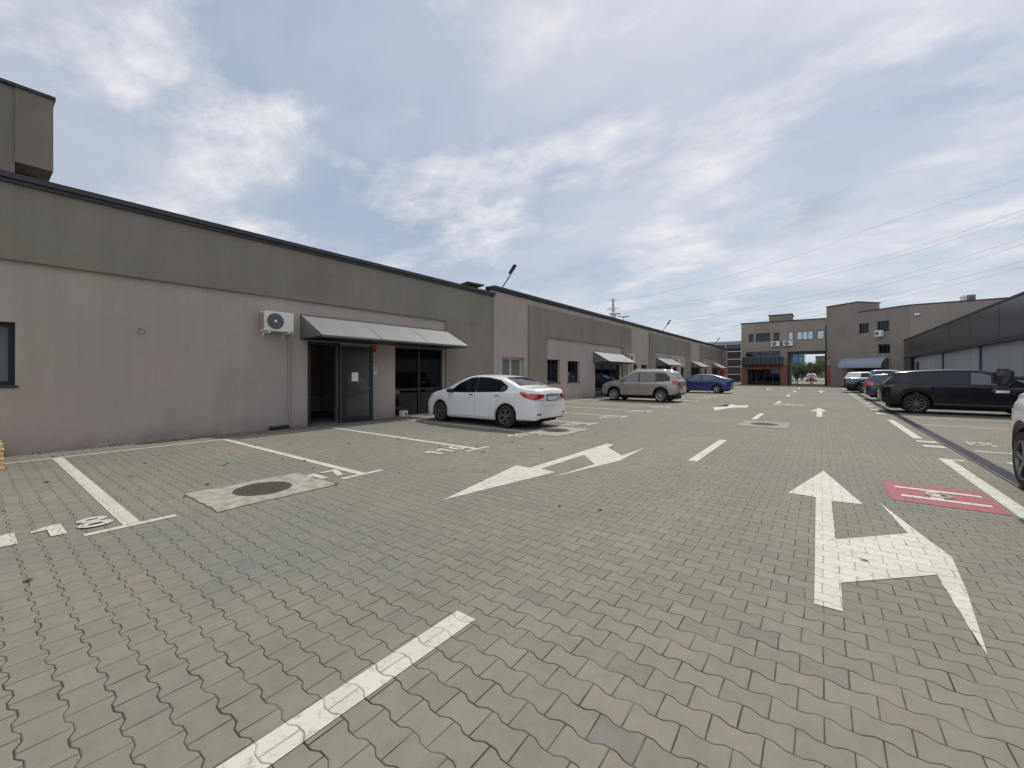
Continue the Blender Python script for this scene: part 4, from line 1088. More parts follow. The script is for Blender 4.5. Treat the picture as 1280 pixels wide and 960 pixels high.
        wbox(bm, S['top'][0][0]+.25, S['top'][-1][0]-.25, -y+.28, y-.28, .17, .50)
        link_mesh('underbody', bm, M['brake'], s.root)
    def side_glass(s, outlines, m='car_glass', frame=True):
        for ol in outlines:
            mm = m
            if len(ol) == 2 and isinstance(ol[1], str): ol, mm = ol
            cx = sum(p[0] for p in ol)/len(ol); cz = sum(p[1] for p in ol)/len(ol)
            big = [(cx+(x-cx)*(1+.035/max(.15, abs(x-cx))), cz+(z-cz)*(1+.022/max(.08, abs(z-cz)))) for x, z in ol]
            for ax in ('left', 'right'):
                f = s.decal('side_window', [(ax, big)], M['blackplastic'], .003, rnd=1)
                s.decal('pane', [(ax, ol)], M[mm], .006, parent=f, rnd=1)
    def mirror(s, x, z, y0, paint, size=(.11, .20, .13)):
        for sg in (1, -1):
            bm = bmesh.new(); a, b, c = size
            wbox(bm, x-a/2, x+a/2, sg*y0 if sg > 0 else -y0-b, y0+b if sg > 0 else -y0, z, z+c)
            bmesh.ops.bevel(bm, geom=bm.edges[:], offset=min(a, c)*.33, segments=3, affect='EDGES')
            wbox(bm, x-.02, x+.03, min(sg*(y0-.10), sg*(y0+.02)), max(sg*(y0-.10), sg*(y0+.02)), z-.005, z+.04)
            o = link_mesh('side_mirror', bm, paint, s.root, 40)
            bm = bmesh.new(); yy = sorted((sg*(y0+.025), sg*(y0+b-.025))); wbox(bm, x-a/2-.004, x-a/2+.002, yy[0], yy[1], z+.025, z+c-.025)
            link_mesh('mirror_glass', bm, M['mirror_glass'], o)
    def handles(s, xs, z, m):
        for x in xs:
            for ax in ('left', 'right'):
                s.decal('door_handle', [(ax, [(x-.09, z-.012), (x+.09, z-.012), (x+.09, z+.016), (x-.09, z+.016)])], m, .022, rnd=1, dens=.05)
    def doors(s, lines, m=None):
        for ln in lines:
            for ax in ('left', 'right'): s.strip('door_gap', ax, ln, .007, M['seam'])
    def plate(s, z, txt=None, end='rear', w=.50):
        sg = -1 if end == 'rear' else 1
        h = s.cast((6*sg, 0, z), (-sg, 0, 0))[0]
        if not h: return
        x = h.x
        bm = bmesh.new(); wbox(bm, x+sg*.004 if sg > 0 else x-.022, x+.022 if sg > 0 else x-.004, -w/2-.012, w/2+.012, z-.065, z+.065)
        p = link_mesh('licence_plate', bm, M['blackplastic'], s.root)
        bm = bmesh.new(); xx = x+sg*.0225; wbox(bm, min(xx, xx+sg*.003), max(xx, xx+sg*.003), -w/2, w/2, z-.052, z+.052)
        link_mesh('plate_face', bm, M['plate'], p)
        if txt:
            rot = Matrix.Rotation(R(-90), 4, 'Z') if sg < 0 else Matrix.Rotation(R(90), 4, 'Z')
            mw = Matrix.Translation((xx+sg*.0045, -sg*-.235 if sg < 0 else -.235, z-.036)) @ rot @ Matrix.Rotation(R(90), 4, 'X')
            text_mesh('plate_number', txt, .105, M['plate_text'], p, mw, offset=.002, sx=.80)

def sedan_spec():
    return dict(R=.325, axles=(-1.32, 1.38), gap=.05,
        top=[(-2.31, .80), (-2.295, .95), (-2.26, 1.055), (-2.16, 1.095), (-1.95, 1.115), (-1.72, 1.155), (-1.35, 1.30), (-1.0, 1.405), (-.6, 1.455), (-.1, 1.47), (.3, 1.435), (.7, 1.29), (1.15, 1.075), (1.35, 1.02), (1.75, .94), (2.05, .83), (2.22, .70), (2.31, .58)],
        belt=[(-2.31, .72), (-2.2, .92), (-1.9, 1.0), (-1.4, 1.005), (-.5, .965), (.5, .925), (1.15, .90), (1.7, .82), (2.1, .68), (2.31, .50)],
        plan=[(-2.31, .60), (-2.295, .67), (-2.25, .735), (-2.15, .79), (-1.95, .83), (-1.6, .862), (-1.2, .882), (0, .888), (1.2, .882), (1.6, .86), (1.95, .80), (2.15, .69), (2.26, .56), (2.31, .40)],
        sill=[(-2.31, .31), (-2.28, .275), (-2.2, .26), (-1.9, .25), (-1.2, .21), (1.2, .19), (2.0, .20), (2.2, .22), (2.31, .30)])
# white sedan
S = sedan_spec(); P_ = M['p_white']
cx_, cy_ = -8.30, 9.93
c = Car(S, P_, (cx_, cy_, 0), math.pi-.03, 'white four door sedan parked nose to wall beside the near grey canopy', group='cars parked along the left row')
c.wheels('dark_alloy', 'twin')
c.side_glass([[(.96, .965), (.55, 1.22), (.16, 1.375), (-.12, 1.395), (-.15, .985)], [(-.22, .99), (-.19, 1.398), (-.6, 1.385), (-1.02, 1.31), (-1.34, 1.165), (-1.30, 1.06), (-1.2, 1.03)]])
c.decal('rear_window', [('top', [(-1.66, -.60), (-1.66, .60), (-1.05, .50), (-1.05, -.50)])], M['car_glass'], .004)
c.decal('windshield', [('top', [(1.08, -.70), (.36, -.56), (.36, .56), (1.08, .70)])], M['car_glass'], .004)
for ax, sg in (('left', 1), ('right', -1)):
    c.decal('taillight', [(ax, [(-2.22, .93), (-1.84, 1.03), (-1.78, .99), (-1.93, .89), (-2.2, .80)]), ('rear', [(sg*.80, .975), (sg*.42, .955), (sg*.36, .91), (sg*.42, .865), (sg*.62, .83), (sg*.78, .80)])], M['tail'], .010, dens=.04)
    c.decal('reflector', [('rear', [(sg*.70, .40), (sg*.52, .405), (sg*.52, .44), (sg*.70, .445)])], M['tail_dark'], .008, dens=.04)
    c.decal('headlight', [(ax, [(2.20, .62), (1.75, .80), (1.78, .84), (2.1, .76)]), ('front', [(sg*.66, .62), (sg*.38, .58), (sg*.40, .66), (sg*.62, .72)])], M['head'], .006, dens=.04)
c.decal('grille', [('front', [(-.45, .34), (.45, .34), (.55, .48), (-.55, .48)])], M['blackplastic'], .006)
c.decal('trunk_trim', [('rear', [(-.36, .925), (.36, .925), (.36, .955), (-.36, .955)])], M['chrome'], .012, dens=.04)
c.decal('emblem', [('rear', [(-.05, .99), (0, 1.03), (.05, .99), (0, .965)])], M['chrome'], .012, dens=.03)
c.plate(.845, 'CT 71 HLB')
c.mirror(.83, .94, .86, M['blackplastic'])
c.handles((-.02, -1.02), .90, M['chrome'])
c.doors([[(-.17, .95), (-.17, .40), (-.15, .27)], [(-1.16, 1.0), (-1.10, .80), (-.98, .60), (-.93, .30)], [(.93, .9), (.98, .6), (.95, .27)], [(.93, .265), (-.93, .275)]])
c.strip('trunk_gap', 'rear', [(-.74, .80), (.74, .80)], .008, M['seam']); c.strip('trunk_gap', 'rear', [(-.44, .80), (-.42, .63), (.42, .63), (.44, .80)], .006, M['seam'])

# beige SUV
S = dict(R=.35, axles=(-1.28, 1.32), gap=.06, clad=1, tumble=.34,
    top=[(-2.2, .95), (-2.18, 1.08), (-2.12, 1.18), (-1.98, 1.38), (-1.86, 1.58), (-1.74, 1.65), (-.9, 1.70), (0, 1.705), (.35, 1.66), (.75, 1.42), (1.08, 1.17), (1.3, 1.12), (1.75, 1.05), (2.0, .95), (2.14, .80), (2.21, .62)],
    belt=[(-2.2, .85), (-2.1, 1.02), (-1.5, 1.06), (0, 1.03), (1.08, 1.0), (1.7, .92), (2.05, .78), (2.21, .55)],
    plan=[(-2.2, .66), (-2.18, .74), (-2.1, .81), (-1.9, .86), (-1.5, .89), (0, .905), (1.3, .895), (1.7, .86), (2.0, .77), (2.14, .64), (2.21, .45)],
    sill=[(-2.2, .50), (-2.15, .42), (-2.0, .36), (-1.6, .30), (0, .27), (1.6, .27), (2.1, .30), (2.21, .38)])
c = Car(S, M['p_gold'], (-8.05, 22.98, 0), math.pi, 'beige metallic compact SUV parked in the left row in front of second grey canopy', group='cars parked along the left row')
c.wheels('alloy', 'ten')
c.side_glass([([(.92, 1.09), (.55, 1.36), (.22, 1.55), (-.05, 1.565), (-.08, 1.07)], 'car_glass_light'), ([(-.15, 1.07), (-.12, 1.567), (-.95, 1.56), (-1.0, 1.09)], 'car_glass_light'), [(-1.08, 1.10), (-1.03, 1.555), (-1.45, 1.53), (-1.68, 1.35), (-1.72, 1.16)]])
c.decal('rear_window', [('rear', [(-.58, 1.20), (.58, 1.20), (.50, 1.54), (-.50, 1.54)])], M['car_glass'], .005)
c.decal('windshield', [('top', [(1.02, -.72), (.40, -.58), (.40, .58), (1.02, .72)])], M['car_glass_light'], .004)
for ax, sg in (('left', 1), ('right', -1)):
    c.decal('taillight', [(ax, [(-2.14, .90), (-1.88, .97), (-1.82, 1.12), (-2.02, 1.15), (-2.15, 1.08)]), ('rear', [(sg*.78, .92), (sg*.50, .92), (sg*.50, 1.10), (sg*.76, 1.12)])], M['tail'], .010, dens=.05)
    c.decal('headlight', [(ax, [(2.08, .76), (1.75, .86), (1.72, .93), (2.0, .88)])], M['head'], .006, dens=.05)
    bm = bmesh.new(); tube(bm, [(-1.5, sg*.60, 1.68), (-1.4, sg*.61, 1.74), (.1, sg*.61, 1.76), (.3, sg*.60, 1.70)], .018, 8); link_mesh('roof_rail', bm, M['chrome'], c.root, 40)
c.plate(.78); c.mirror(.86, 1.05, .90, M['p_gold']); c.handles((-.02, -1.0), .98, M['p_gold'])
c.doors([[(-.11, 1.03), (-.11, .42)], [(-1.03, 1.06), (-.95, .7), (-.90, .42)], [(.98, 1.0), (.95, .42)]])

# royal blue hatch sedan
S = sedan_spec(); S['top'] = [(-2.2, .85), (-2.18, 1.0), (-2.10, 1.09), (-1.98, 1.13), (-1.5, 1.28), (-1.0, 1.41), (-.5, 1.455), (0, 1.46), (.35, 1.41), (.7, 1.28), (1.15, 1.07), (1.35, 1.02), (1.75, .94), (2.0, .84), (2.15, .70), (2.22, .58)]
S['belt'] = [(-2.2, .76), (-2.1, .95), (-1.4, 1.0), (-.5, .965), (.5, .925), (1.15, .90), (1.7, .82), (2.05, .68), (2.22, .5)]
S['plan'] = [(-2.2, .62), (-2.18, .69), (-2.1, .76), (-1.9, .83), (-1.3, .87), (0, .88), (1.2, .87), (1.7, .83), (1.95, .76), (2.15, .60), (2.22, .42)]
S['sill'] = [(-2.2, .42), (-2.1, .30), (-1.9, .25), (-1.2, .21), (1.2, .19), (2.0, .2), (2.22, .3)]; S['axles'] = (-1.27, 1.31)
c = Car(S, M['p_blue'], (-7.65, 35.6, 0), math.pi-.02, 'royal blue fastback car parked farthest along the left row', group='cars parked along the left row')
c.wheels('alloy', 'seven')
c.side_glass([([(.92, .965), (.55, 1.20), (.2, 1.355), (-.12, 1.375), (-.15, .985)], 'car_glass_light'), ([(-.22, .99), (-.19, 1.378), (-.6, 1.365), (-1.02, 1.27), (-1.4, 1.13), (-1.32, 1.05)], 'car_glass_light')])
c.decal('rear_window', [('top', [(-1.95, -.58), (-1.95, .58), (-1.08, .50), (-1.08, -.50)])], M['car_glass'], .004)
c.decal('windshield', [('top', [(1.08, -.70), (.42, -.56), (.42, .56), (1.08, .70)])], M['car_glass_light'], .004)
for ax, sg in (('left', 1), ('right', -1)):
    c.decal('taillight', [(ax, [(-2.12, .86), (-1.95, .90), (-1.92, 1.02), (-2.1, 1.02)]), ('rear', [(sg*.72, .88), (sg*.48, .88), (sg*.50, 1.0), (sg*.70, 1.02)])], M['tail_dark'], .010, dens=.05)
c.plate(.72); c.mirror(.83, .94, .86, M['p_blue']); c.handles((-.02, -1.02), .89, M['p_blue'])
c.doors([[(-.17, .95), (-.15, .27)], [(-1.12, 1.0), (-.93, .60), (-.91, .30)], [(.93, .9), (.95, .27)]])

# black large SUV on the right
S = dict(R=.385, axles=(-1.42, 1.45), gap=.055, tumble=.36, tw=.25,
    top=[(-2.4, .88), (-2.385, 1.02), (-2.34, 1.14), (-2.22, 1.27), (-2.08, 1.42), (-2.06, 1.565), (-1.98, 1.585), (-1.2, 1.645), (-.4, 1.67), (.1, 1.66), (.5, 1.58), (.95, 1.36), (1.3, 1.19), (1.5, 1.15), (2.0, 1.08), (2.25, .97), (2.36, .80), (2.42, .6)],
    belt=[(-2.4, .80), (-2.3, 1.0), (-2.0, 1.13), (-1.0, 1.11), (0, 1.075), (1.3, 1.02), (1.9, .94), (2.3, .78), (2.42, .55)],
    plan=[(-2.4, .68), (-2.38, .75), (-2.3, .83), (-2.1, .90), (-1.6, .955), (0, .965), (1.4, .955), (1.9, .90), (2.2, .80), (2.36, .62), (2.42, .45)],
    sill=[(-2.4, .50), (-2.35, .40), (-2.2, .33), (-1.8, .28), (0, .25), (1.8, .26), (2.3, .30), (2.42, .4)])
c = Car(S, M['p_black'], (4.32, 22.62, 0), 0, 'black sloping roof SUV with tinted rear windows parked in the right row', group='cars parked along the right row')
c.wheels('dark_alloy', 'ten')
c.side_glass([([(1.0, 1.13), (.62, 1.37), (.30, 1.525), (.02, 1.545), (.0, 1.12)], 'car_glass_light'), [(-.08, 1.12), (-.06, 1.55), (-.9, 1.53), (-.98, 1.15)], [(-1.06, 1.155), (-.98, 1.525), (-1.5, 1.49), (-1.9, 1.42), (-1.86, 1.22)]])
c.decal('rear_window', [('rear', [(-.62, 1.22), (.62, 1.22), (.56, 1.50), (-.56, 1.50)])], M['car_glass'], .005)
c.decal('windshield', [('top', [(1.22, -.76), (.55, -.62), (.55, .62), (1.22, .76)])], M['car_glass_light'], .004)
bm = bmesh.new(); wbox(bm, -2.30, -1.98, -.62, .62, 1.555, 1.59); bmesh.ops.bevel(bm, geom=bm.edges[:], offset=.015, segments=2, affect='EDGES'); link_mesh('roof_spoiler', bm, M['p_black'], c.root, 40)
for ax, sg in (('left', 1), ('right', -1)):
    c.decal('taillight', [(ax, [(-2.34, 1.0), (-2.05, 1.03), (-2.02, 1.075), (-2.28, 1.08)]), ('rear', [(sg*.80, 1.0), (sg*.40, 1.01), (sg*.40, 1.06), (sg*.78, 1.08)])], M['tail_dark'], .010, dens=.05)
    c.decal('headlight', [(ax, [(2.30, .86), (1.98, .93), (1.98, .99), (2.22, .96)])], M['head'], .006, dens=.05)
c.plate(.80); c.mirror(.92, 1.09, .96, M['p_black']); c.handles((.05, -.92), 1.0, M['p_black'])
c.doors([[(-.03, 1.1), (-.03, .36)], [(-1.05, 1.1), (-1.0, .7), (-.93, .36)], [(1.15, 1.0), (1.1, .36)]])
for ax in ('left', 'right'): c.strip('sill_trim', ax, [(-.95, .40), (.98, .38)], .022, M['chrome' if False else 'dark_alloy'], .006)

# dark navy hatchback
S = dict(R=.315, axles=(-1.22, 1.28), gap=.05, tumble=.36,
    top=[(-2.0, .90), (-1.985, 1.0), (-1.93, 1.10), (-1.80, 1.28), (-1.68, 1.43), (-1.55, 1.47), (-.8, 1.51), (0, 1.50), (.35, 1.43), (.75, 1.22), (1.1, 1.03), (1.5, .97), (1.85, .84), (1.98, .7), (2.04, .55)],
    belt=[(-2.0, .8), (-1.9, .96), (-1.2, .98), (0, .94), (1.1, .9), (1.6, .82), (1.9, .68), (2.04, .48)],
    plan=[(-2.0, .62), (-1.98, .70), (-1.9, .77), (-1.7, .82), (-1.2, .855), (0, .865), (1.2, .855), (1.6, .81), (1.85, .72), (1.98, .58), (2.04, .42)],
    sill=[(-2.0, .42), (-1.95, .32), (-1.8, .26), (-1.2, .22), (1.2, .2), (1.8, .22), (2.04, .32)])
c = Car(S, M['p_navy'], (4.05, 31.6, 0), 0, 'dark navy hatchback with bright red tail lamp between black SUV and blue pickup', group='cars parked along the right row')
c.wheels('alloy', 'five')
c.side_glass([[(.88, .98), (.5, 1.22), (.2, 1.38), (-.1, 1.41), (-.12, .99)], [(-.2, .99), (-.18, 1.412), (-.85, 1.40), (-1.2, 1.30), (-1.25, 1.08)]])
c.decal('rear_window', [('rear', [(-.52, 1.10), (.52, 1.10), (.46, 1.38), (-.46, 1.38)])], M['car_glass'], .005)
c.decal('windshield', [('top', [(1.03, -.68), (.42, -.54), (.42, .54), (1.03, .68)])], M['car_glass'], .004)
for ax, sg in (('left', 1), ('right', -1)):
    c.decal('taillight', [(ax, [(-1.98, .80), (-1.70, .84), (-1.64, 1.02), (-1.82, 1.10), (-1.97, 1.0)]), ('rear', [(sg*.72, .78), (sg*.44, .80), (sg*.48, 1.02), (sg*.70, 1.06)])], M['tail_pink'], .012, dens=.05)
c.plate(.62); c.mirror(.78, .95, .84, M['p_navy']); c.handles((-.02, -.95), .88, M['p_navy'])
hatch_root = c.root
# pickups
def pickup(paint, loc, rz, label, H=1.80, light_win=True, gap=.075, hz=0, grp='cars parked along the right row', clad=2):
    S = dict(R=.385, axles=(-1.50, 1.72), gap=gap, tumble=.30, clad=clad, tw=.265, bed=(-2.56, -1.12),
        top=[(-2.66, .95), (-2.65, 1.17), (-2.6, 1.19), (-1.15, 1.20), (-1.06, 1.23), (-1.0, H-.12), (-.85, H-.02), (-.3, H), (.5, H-.02), (.85, H-.12), (1.2, 1.40+hz), (1.38, 1.27+hz), (1.7, 1.24+hz), (2.2, 1.20+hz), (2.45, 1.12+hz), (2.58, .98+hz), (2.65, .7)],
        belt=[(-2.66, .90), (-2.6, 1.12), (-1.1, 1.13), (0, 1.12), (1.38, 1.10+hz), (2.1, 1.05+hz), (2.45, .93+hz), (2.65, .6)],
        plan=[(-2.66, .80), (-2.64, .87), (-2.5, .90), (-1.5, .93), (0, .93), (1.6, .935), (2.0, .92), (2.3, .86), (2.5, .74), (2.61, .58), (2.65, .45)],
        sill=[(-2.66, .55), (-2.6, .45), (-2.3, .42), (-1.5, .40), (0, .38), (1.8, .38), (2.3, .40), (2.65, .5)])
    c = Car(S, paint, loc, rz, label, cat='pickup', group=grp, name='parked_pickup')
    c.wheels('dark_alloy', 'five')
    c.side_glass([([(1.14, 1.18), (.85, 1.50), (.62, H-.17), (.22, H-.14), (.2, 1.18)], 'car_glass_light' if light_win else 'car_glass'), [(.12, 1.18), (.14, H-.14), (-.7, H-.15), (-.78, 1.18)]])
    c.decal('windshield', [('top', [(1.30, -.72), (.90, -.60), (.90, .60), (1.30, .72)])], M['car_glass'], .004)
    for ax, sg in (('left', 1), ('right', -1)):
        c.decal('taillight', [(ax, [(-2.62, .82), (-2.5, .82), (-2.5, 1.08), (-2.62, 1.08)]), ('rear', [(sg*.80, .82), (sg*.66, .82), (sg*.66, 1.08), (sg*.80, 1.08)])], M['tail_dark'], .010, dens=.05)
        c.decal('headlight', [(ax, [(2.50, .82), (2.15, .94), (2.15, 1.04), (2.42, 1.0)]), ('front', [(sg*.66, .84), (sg*.42, .84), (sg*.44, .98), (sg*.64, 1.0)])], M['head'], .006, dens=.05)
    c.decal('grille', [('front', [(-.36, .72), (.36, .72), (.38, .98), (-.38, .98)])], M['blackplastic'], .008)
    bm = bmesh.new(); wbox(bm, -2.78, -2.60, -.82, .82, .46, .62); bmesh.ops.bevel(bm, geom=bm.edges[:], offset=.03, segments=2, affect='EDGES'); link_mesh('rear_bumper', bm, M['blackplastic'], c.root, 40)
    c.plate(.78)
    c.handles((.28, -.62), 1.04, M['blackplastic'])
    c.doors([[(.17, 1.12), (.17, .5)], [(-.86, 1.12), (-.82, .5)], [(1.2, 1.1), (1.18, .5)]])
    return c
c = pickup(M['p_steelblue'], (4.15, 43.3, 0), 0, 'steel blue pickup with covered bed parked in the right row by the gate building')
c.mirror(1.0, 1.16, .94, M['blackplastic'], (.12, .22, .2))
c2 = Car(dict(R=.35, axles=(-1.28, 1.32), gap=.06, tumble=.34,
    top=[(-2.2, .95), (-2.18, 1.08), (-2.12, 1.18), (-1.98, 1.38), (-1.86, 1.56), (-1.74, 1.62), (-.9, 1.66), (0, 1.66), (.35, 1.62), (.75, 1.40), (1.08, 1.17), (1.3, 1.12), (1.75, 1.05), (2.0, .95), (2.14, .80), (2.21, .62)],
    belt=[(-2.2, .85), (-2.1, 1.02), (-1.5, 1.06), (0, 1.03), (1.08, 1.0), (1.7, .92), (2.05, .78), (2.21, .55)],
    plan=[(-2.2, .66), (-2.18, .74), (-2.1, .81), (-1.9, .86), (-1.5, .89), (0, .905), (1.3, .895), (1.7, .86), (2.0, .77), (2.14, .64), (2.21, .45)],
    sill=[(-2.2, .50), (-2.15, .42), (-2.0, .36), (-1.6, .30), (0, .27), (1.6, .27), (2.1, .30), (2.21, .38)]), M['p_white'], (3.8, 47.6, 0), 0, 'white car mostly hidden behind the steel blue pickup', group='cars parked along the right row')
c2.wheels('alloy', 'five')
c2.side_glass([[(.92, 1.09), (.55, 1.36), (.22, 1.53), (-.05, 1.545), (-.08, 1.07)], [(-.15, 1.07), (-.12, 1.547), (-.95, 1.54), (-1.0, 1.09)]])
c2.decal('rear_window', [('rear', [(-.58, 1.20), (.58, 1.20), (.50, 1.50), (-.50, 1.50)])], M['car_glass'], .005)
for ax, sg in (('left', 1), ('right', -1)):
    c2.decal('taillight', [(ax, [(-2.14, .90), (-1.88, .97), (-1.82, 1.12), (-2.02, 1.15), (-2.15, 1.08)])], M['tail'], .010, dens=.05)
c2.plate(.78)
# near white pickup at the right edge: front left corner and big mirror in view
c = pickup(M['p_silver'], (3.02, 6.60, 0), R(90), 'white pickup with big black door mirror cut off by the right edge', light_win=False, gap=.05, hz=.07, clad=1)
bm = bmesh.new(); wbox(bm, .96, 1.10, 1.15, 1.33, 1.35, 1.58); bmesh.ops.bevel(bm, geom=bm.edges[:], offset=.045, segments=4, affect='EDGES')
wbox(bm, 1.0, 1.06, .84, 1.18, 1.44, 1.485); wbox(bm, 1.0, 1.06, .84, 1.18, 1.30, 1.34)
mo = link_mesh('side_mirror', bm, M['blackplastic'], c.root, 40)
bm = bmesh.new(); wbox(bm, .955, .962, 1.17, 1.31, 1.40, 1.56); link_mesh('mirror_glass', bm, M['car_glass'], mo)
bm = bmesh.new(); wbox(bm, .97, 1.08, 1.155, 1.325, 1.27, 1.345); bmesh.ops.bevel(bm, geom=bm.edges[:], offset=.025, segments=3, affect='EDGES'); link_mesh('mirror_base', bm, M['blackplastic'], mo, 40)
bm = bmesh.new(); wbox(bm, .962, .969, 1.20, 1.31, 1.285, 1.315); link_mesh('mirror_trim', bm, M['chrome'], mo)
# cars beyond the gate
for i, (x, y, col, lab) in enumerate([(-8.6, 97, 'p_navy', 'dark car beyond the gate at left of the opening'), (-5.2, 99, 'p_silver', 'silver car beyond the gate near the middle'), (-1.4, 98, 'p_white', 'pale car beyond the gate right of the middle')]):
    h = copy_tree(hatch_root); h.location = (x, y, 0); h.rotation_euler = (0, 0, R(90)); tag(h, lab, 'car', 'cars parked beyond the gate')
    for ch in children(h):
        if ch.name.startswith('body'): ch.data = ch.data.copy(); ch.data.materials[0] = M[col]

# ------------------------------------------------------------------ people
def person(x, y, rz, label, top, legs, stride=.16, pose=0):
    J = [((0, 0, .96), .125), ((0, 0, 1.12), .115), ((.01, 0, 1.32), .135), ((.01, 0, 1.44), .085), ((.015, 0, 1.52), .05), ((.02, 0, 1.60), .075), ((.02, 0, 1.70), .075)]
    E_ = [(0, 1), (1, 2), (2, 3), (3, 4), (4, 5), (5, 6)]
    def add(a, p, r): J.append((p, r)); E_.append((a, len(J)-1)); return len(J)-1
    for sg in (1, -1):
        h = add(0, (0, sg*.09, .90), .10); k = add(h, (sg*stride*.6+.03, sg*.095, .50), .062); a = add(k, (sg*stride, sg*.095, .10), .042); add(a, (sg*stride+.12, sg*.10, .035), .038)
        s_ = add(3, (0, sg*.17, 1.40), .06); e = add(s_, (-.03-sg*.05, sg*.23, 1.13), .042); w_ = add(e, (.08-sg*.06, sg*.22, .90), .03)
        p_ = add(w_, (.09-sg*.06, sg*.22, .83), .028)
        for q in range(4): add(p_, (.075-sg*.06+q*.014, sg*.22, .755-.006*abs(q-1.5)), .010)
        add(w_, (.115-sg*.06, sg*.20, .84), .010)
    me = bpy.data.meshes.new('body'); me.from_pydata([j[0] for j in J], E_, []); 
    o = bpy.data.objects.new('body', me); COL.objects.link(o)
    md = o.modifiers.new('skin', 'SKIN'); 
    if not me.skin_vertices:
        bm = bmesh.new(); bm.from_mesh(me); bm.verts.layers.skin.verify(); bm.to_mesh(me); bm.free()
    for i, j in enumerate(J): me.skin_vertices[0].data[i].radius = (j[1], j[1])
    me.skin_vertices[0].data[0].use_root = True
    sb = o.modifiers.new('sub', 'SUBSURF'); sb.levels = 1
    bpy.context.view_layer.update()
    m2 = bpy.data.meshes.new_from_object(o.evaluated_get(bpy.context.evaluated_depsgraph_get()))
    bpy.data.objects.remove(o)
    t = empty('person', (x, y, 0), rz, label=label, cat='person')
    for m in (M['skin'], M[top], M[legs]): m2.materials.append(m)
    for f in m2.polygons:
        c = f.center; f.use_smooth = True
        f.material_index = 0 if c.z > 1.47 else (2 if (c.z < .98 and abs(c.y) < .17) else (1 if c.z > 1.12 else 0))
    b = bpy.data.objects.new('body', m2); COL.objects.link(b); b.parent = t
    bm = bmesh.new(); bmesh.ops.create_uvsphere(bm, u_segments=14, v_segments=10, radius=.098)
    for v in bm.verts: v.co = Vector((v.co.x*1.02-.012, v.co.y*.92, v.co.z*1.05+1.70))
    bmesh.ops.delete(bm, geom=[v for v in bm.verts if v.co.x > .045 and v.co.z < 1.735], context='VERTS')
    link_mesh('hair', bm, M['hair'], t, 60)
    bm = bmesh.new(); prism(bm, [Vector((.09, -.012, 1.655)), Vector((.125, 0, 1.64)), Vector((.09, .012, 1.64))], Vector((0, 0, .01)))
    link_mesh('nose', bm, M['skin'], t)
    return t
person(-.95, 64.0, R(-90), 'person in pale pink top and red trousers walking through the gate', 'pinkshirt', 'redtrousers')
person(-3.45+.75, 70, R(-90), 'person in dark clothing standing inside the gate passage at left', 'darkcloth', 'darkcloth', .06)


# ------------------------------------------------------------------ light, sky, camera
sun_h = Vector((.05, 1.0)).normalized(); EL = R(52)
sd = Vector((sun_h.x*math.cos(EL), sun_h.y*math.cos(EL), math.sin(EL)))
L = bpy.data.lights.new('sun', 'SUN'); L.energy = 3.0; L.angle = R(1.6); L.color = (1, .955, .88)
so = bpy.data.objects.new('sun', L); COL.objects.link(so); so.rotation_euler = (-sd).to_track_quat('-Z', 'Y').to_euler()
W = bpy.data.worlds.new('World'); scene.world = W; W.use_nodes = True
n, l = W.node_tree.nodes, W.node_tree.links; bg = n['Background']
sky = n.new('ShaderNodeTexSky'); sky.sky_type = 'NISHITA'; sky.sun_disc = False; sky.sun_elevation = EL; sky.sun_rotation = math.atan2(sd.x, sd.y)
sky.air_density = 1; sky.dust_density = 1.5
tc = n.new('ShaderNodeTexCoord'); sp = n.new('ShaderNodeSeparateXYZ'); l.new(tc.outputs['Generated'], sp.inputs[0])
mn = lambda *a: math_node(n, l, *a)
den = mn('ADD', mn('MAXIMUM', sp.outputs[2], 0.0), .16)
cv = n.new('ShaderNodeCombineXYZ'); l.new(mn('DIVIDE', sp.outputs[0], den), cv.inputs[0]); l.new(mn('DIVIDE', sp.outputs[1], den), cv.inputs[1])
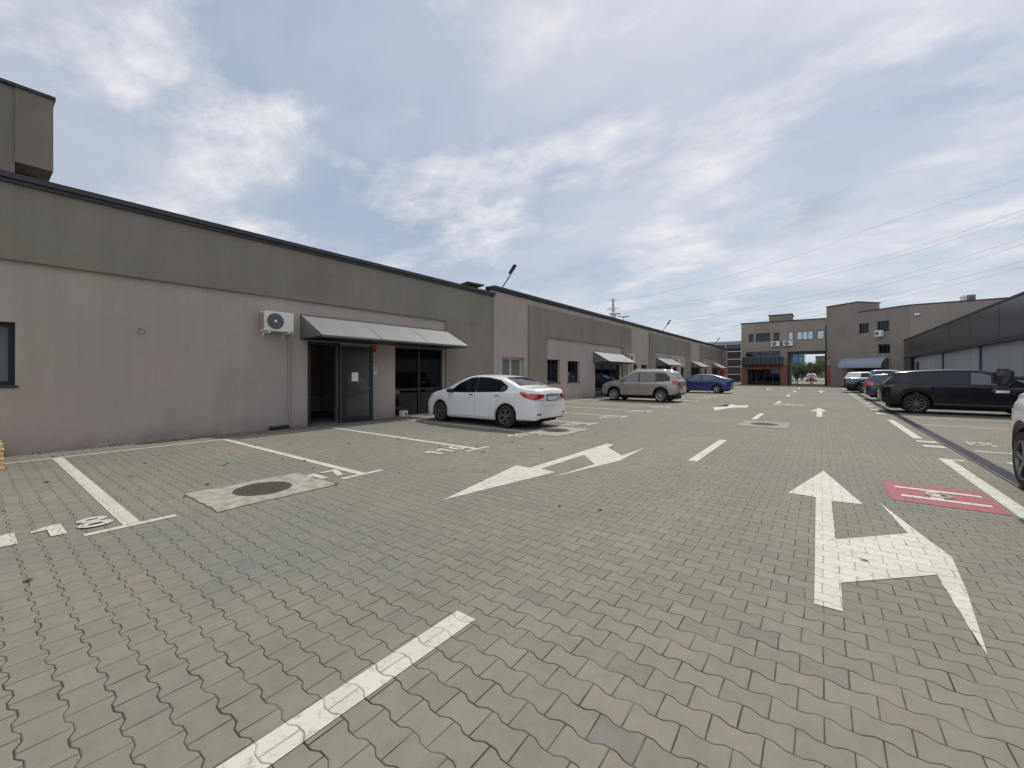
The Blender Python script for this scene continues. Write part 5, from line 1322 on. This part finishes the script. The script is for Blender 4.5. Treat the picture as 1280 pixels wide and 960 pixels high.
def wn(scale, det, rough, off=(0, 0, 0), dist=0):
    mp = n.new('ShaderNodeMapping'); mp.inputs['Location'].default_value = off; mp.inputs['Rotation'].default_value = (0, 0, R(25)); mp.inputs['Scale'].default_value = (1, 1.35, 1)
    l.new(cv.outputs[0], mp.inputs['Vector'])
    t = n.new('ShaderNodeTexNoise'); t.inputs['Scale'].default_value = scale; t.inputs['Detail'].default_value = det; t.inputs['Roughness'].default_value = rough; t.inputs['Distortion'].default_value = dist
    l.new(mp.outputs[0], t.inputs['Vector']); return t.outputs['Fac']
big = wn(.75, 6, .55, (3.4, 1.2, 0), .25); mid = wn(1.45, 8, .58, (8.3, 2.6, 0), .15); fine = wn(4.2, 8, .65, (1, 5, 0), .1)
veil = mixc(n, l, maprange(n, l, big, .38, .62, 0, 1), (4.25, 5.0, 6.25), (6.5, 6.8, 7.55))
skym = mixc(n, l, .82, sky.outputs[0], veil)
lumps = mn('MULTIPLY', maprange(n, l, mid, .48, .62, 0, 1), maprange(n, l, fine, .36, .62, .3, 1))
c1 = mixc(n, l, mn('MULTIPLY', lumps, .85), skym, (8.9, 8.8, 8.9))
dark = mn('MULTIPLY', maprange(n, l, wn(1.3, 6, .6, (-4, 7, 0), .2), .56, .70, 0, 1), maprange(n, l, fine, .4, .6, .4, 1))
c2 = mixc(n, l, mn('MULTIPLY', dark, .55), c1, (4.1, 4.5, 5.3))
hor = maprange(n, l, sp.outputs[2], .0, .30, 1, 0)
c3 = mixc(n, l, mn('MULTIPLY', hor, .55), c2, (6.5, 7.2, 7.9))
bright = maprange(n, l, sp.outputs[1], -.1, -.7, 1, 1.6)     # sky raised behind the camera, added to light car flanks and walls
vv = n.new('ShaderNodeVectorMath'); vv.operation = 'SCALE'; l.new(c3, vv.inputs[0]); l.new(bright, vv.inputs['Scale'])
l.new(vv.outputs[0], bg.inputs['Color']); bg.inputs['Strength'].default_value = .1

cam = bpy.data.cameras.new('camera'); co = bpy.data.objects.new('camera', cam); COL.objects.link(co)
co.location = (0, 0, CAMH); co.rotation_euler = (R(90), 0, math.asin(SN)); cam.sensor_width = 36; cam.lens = FOC/1280*36
cam.shift_y = -(480-HZ)/1280; cam.clip_start = .05; cam.clip_end = 3000
scene.camera = co
scene.render.resolution_x = 1024; scene.render.resolution_y = 768
vs = scene.view_settings; vs.view_transform = 'Standard'; vs.look = 'None'; vs.exposure = 0; vs.gamma = 1
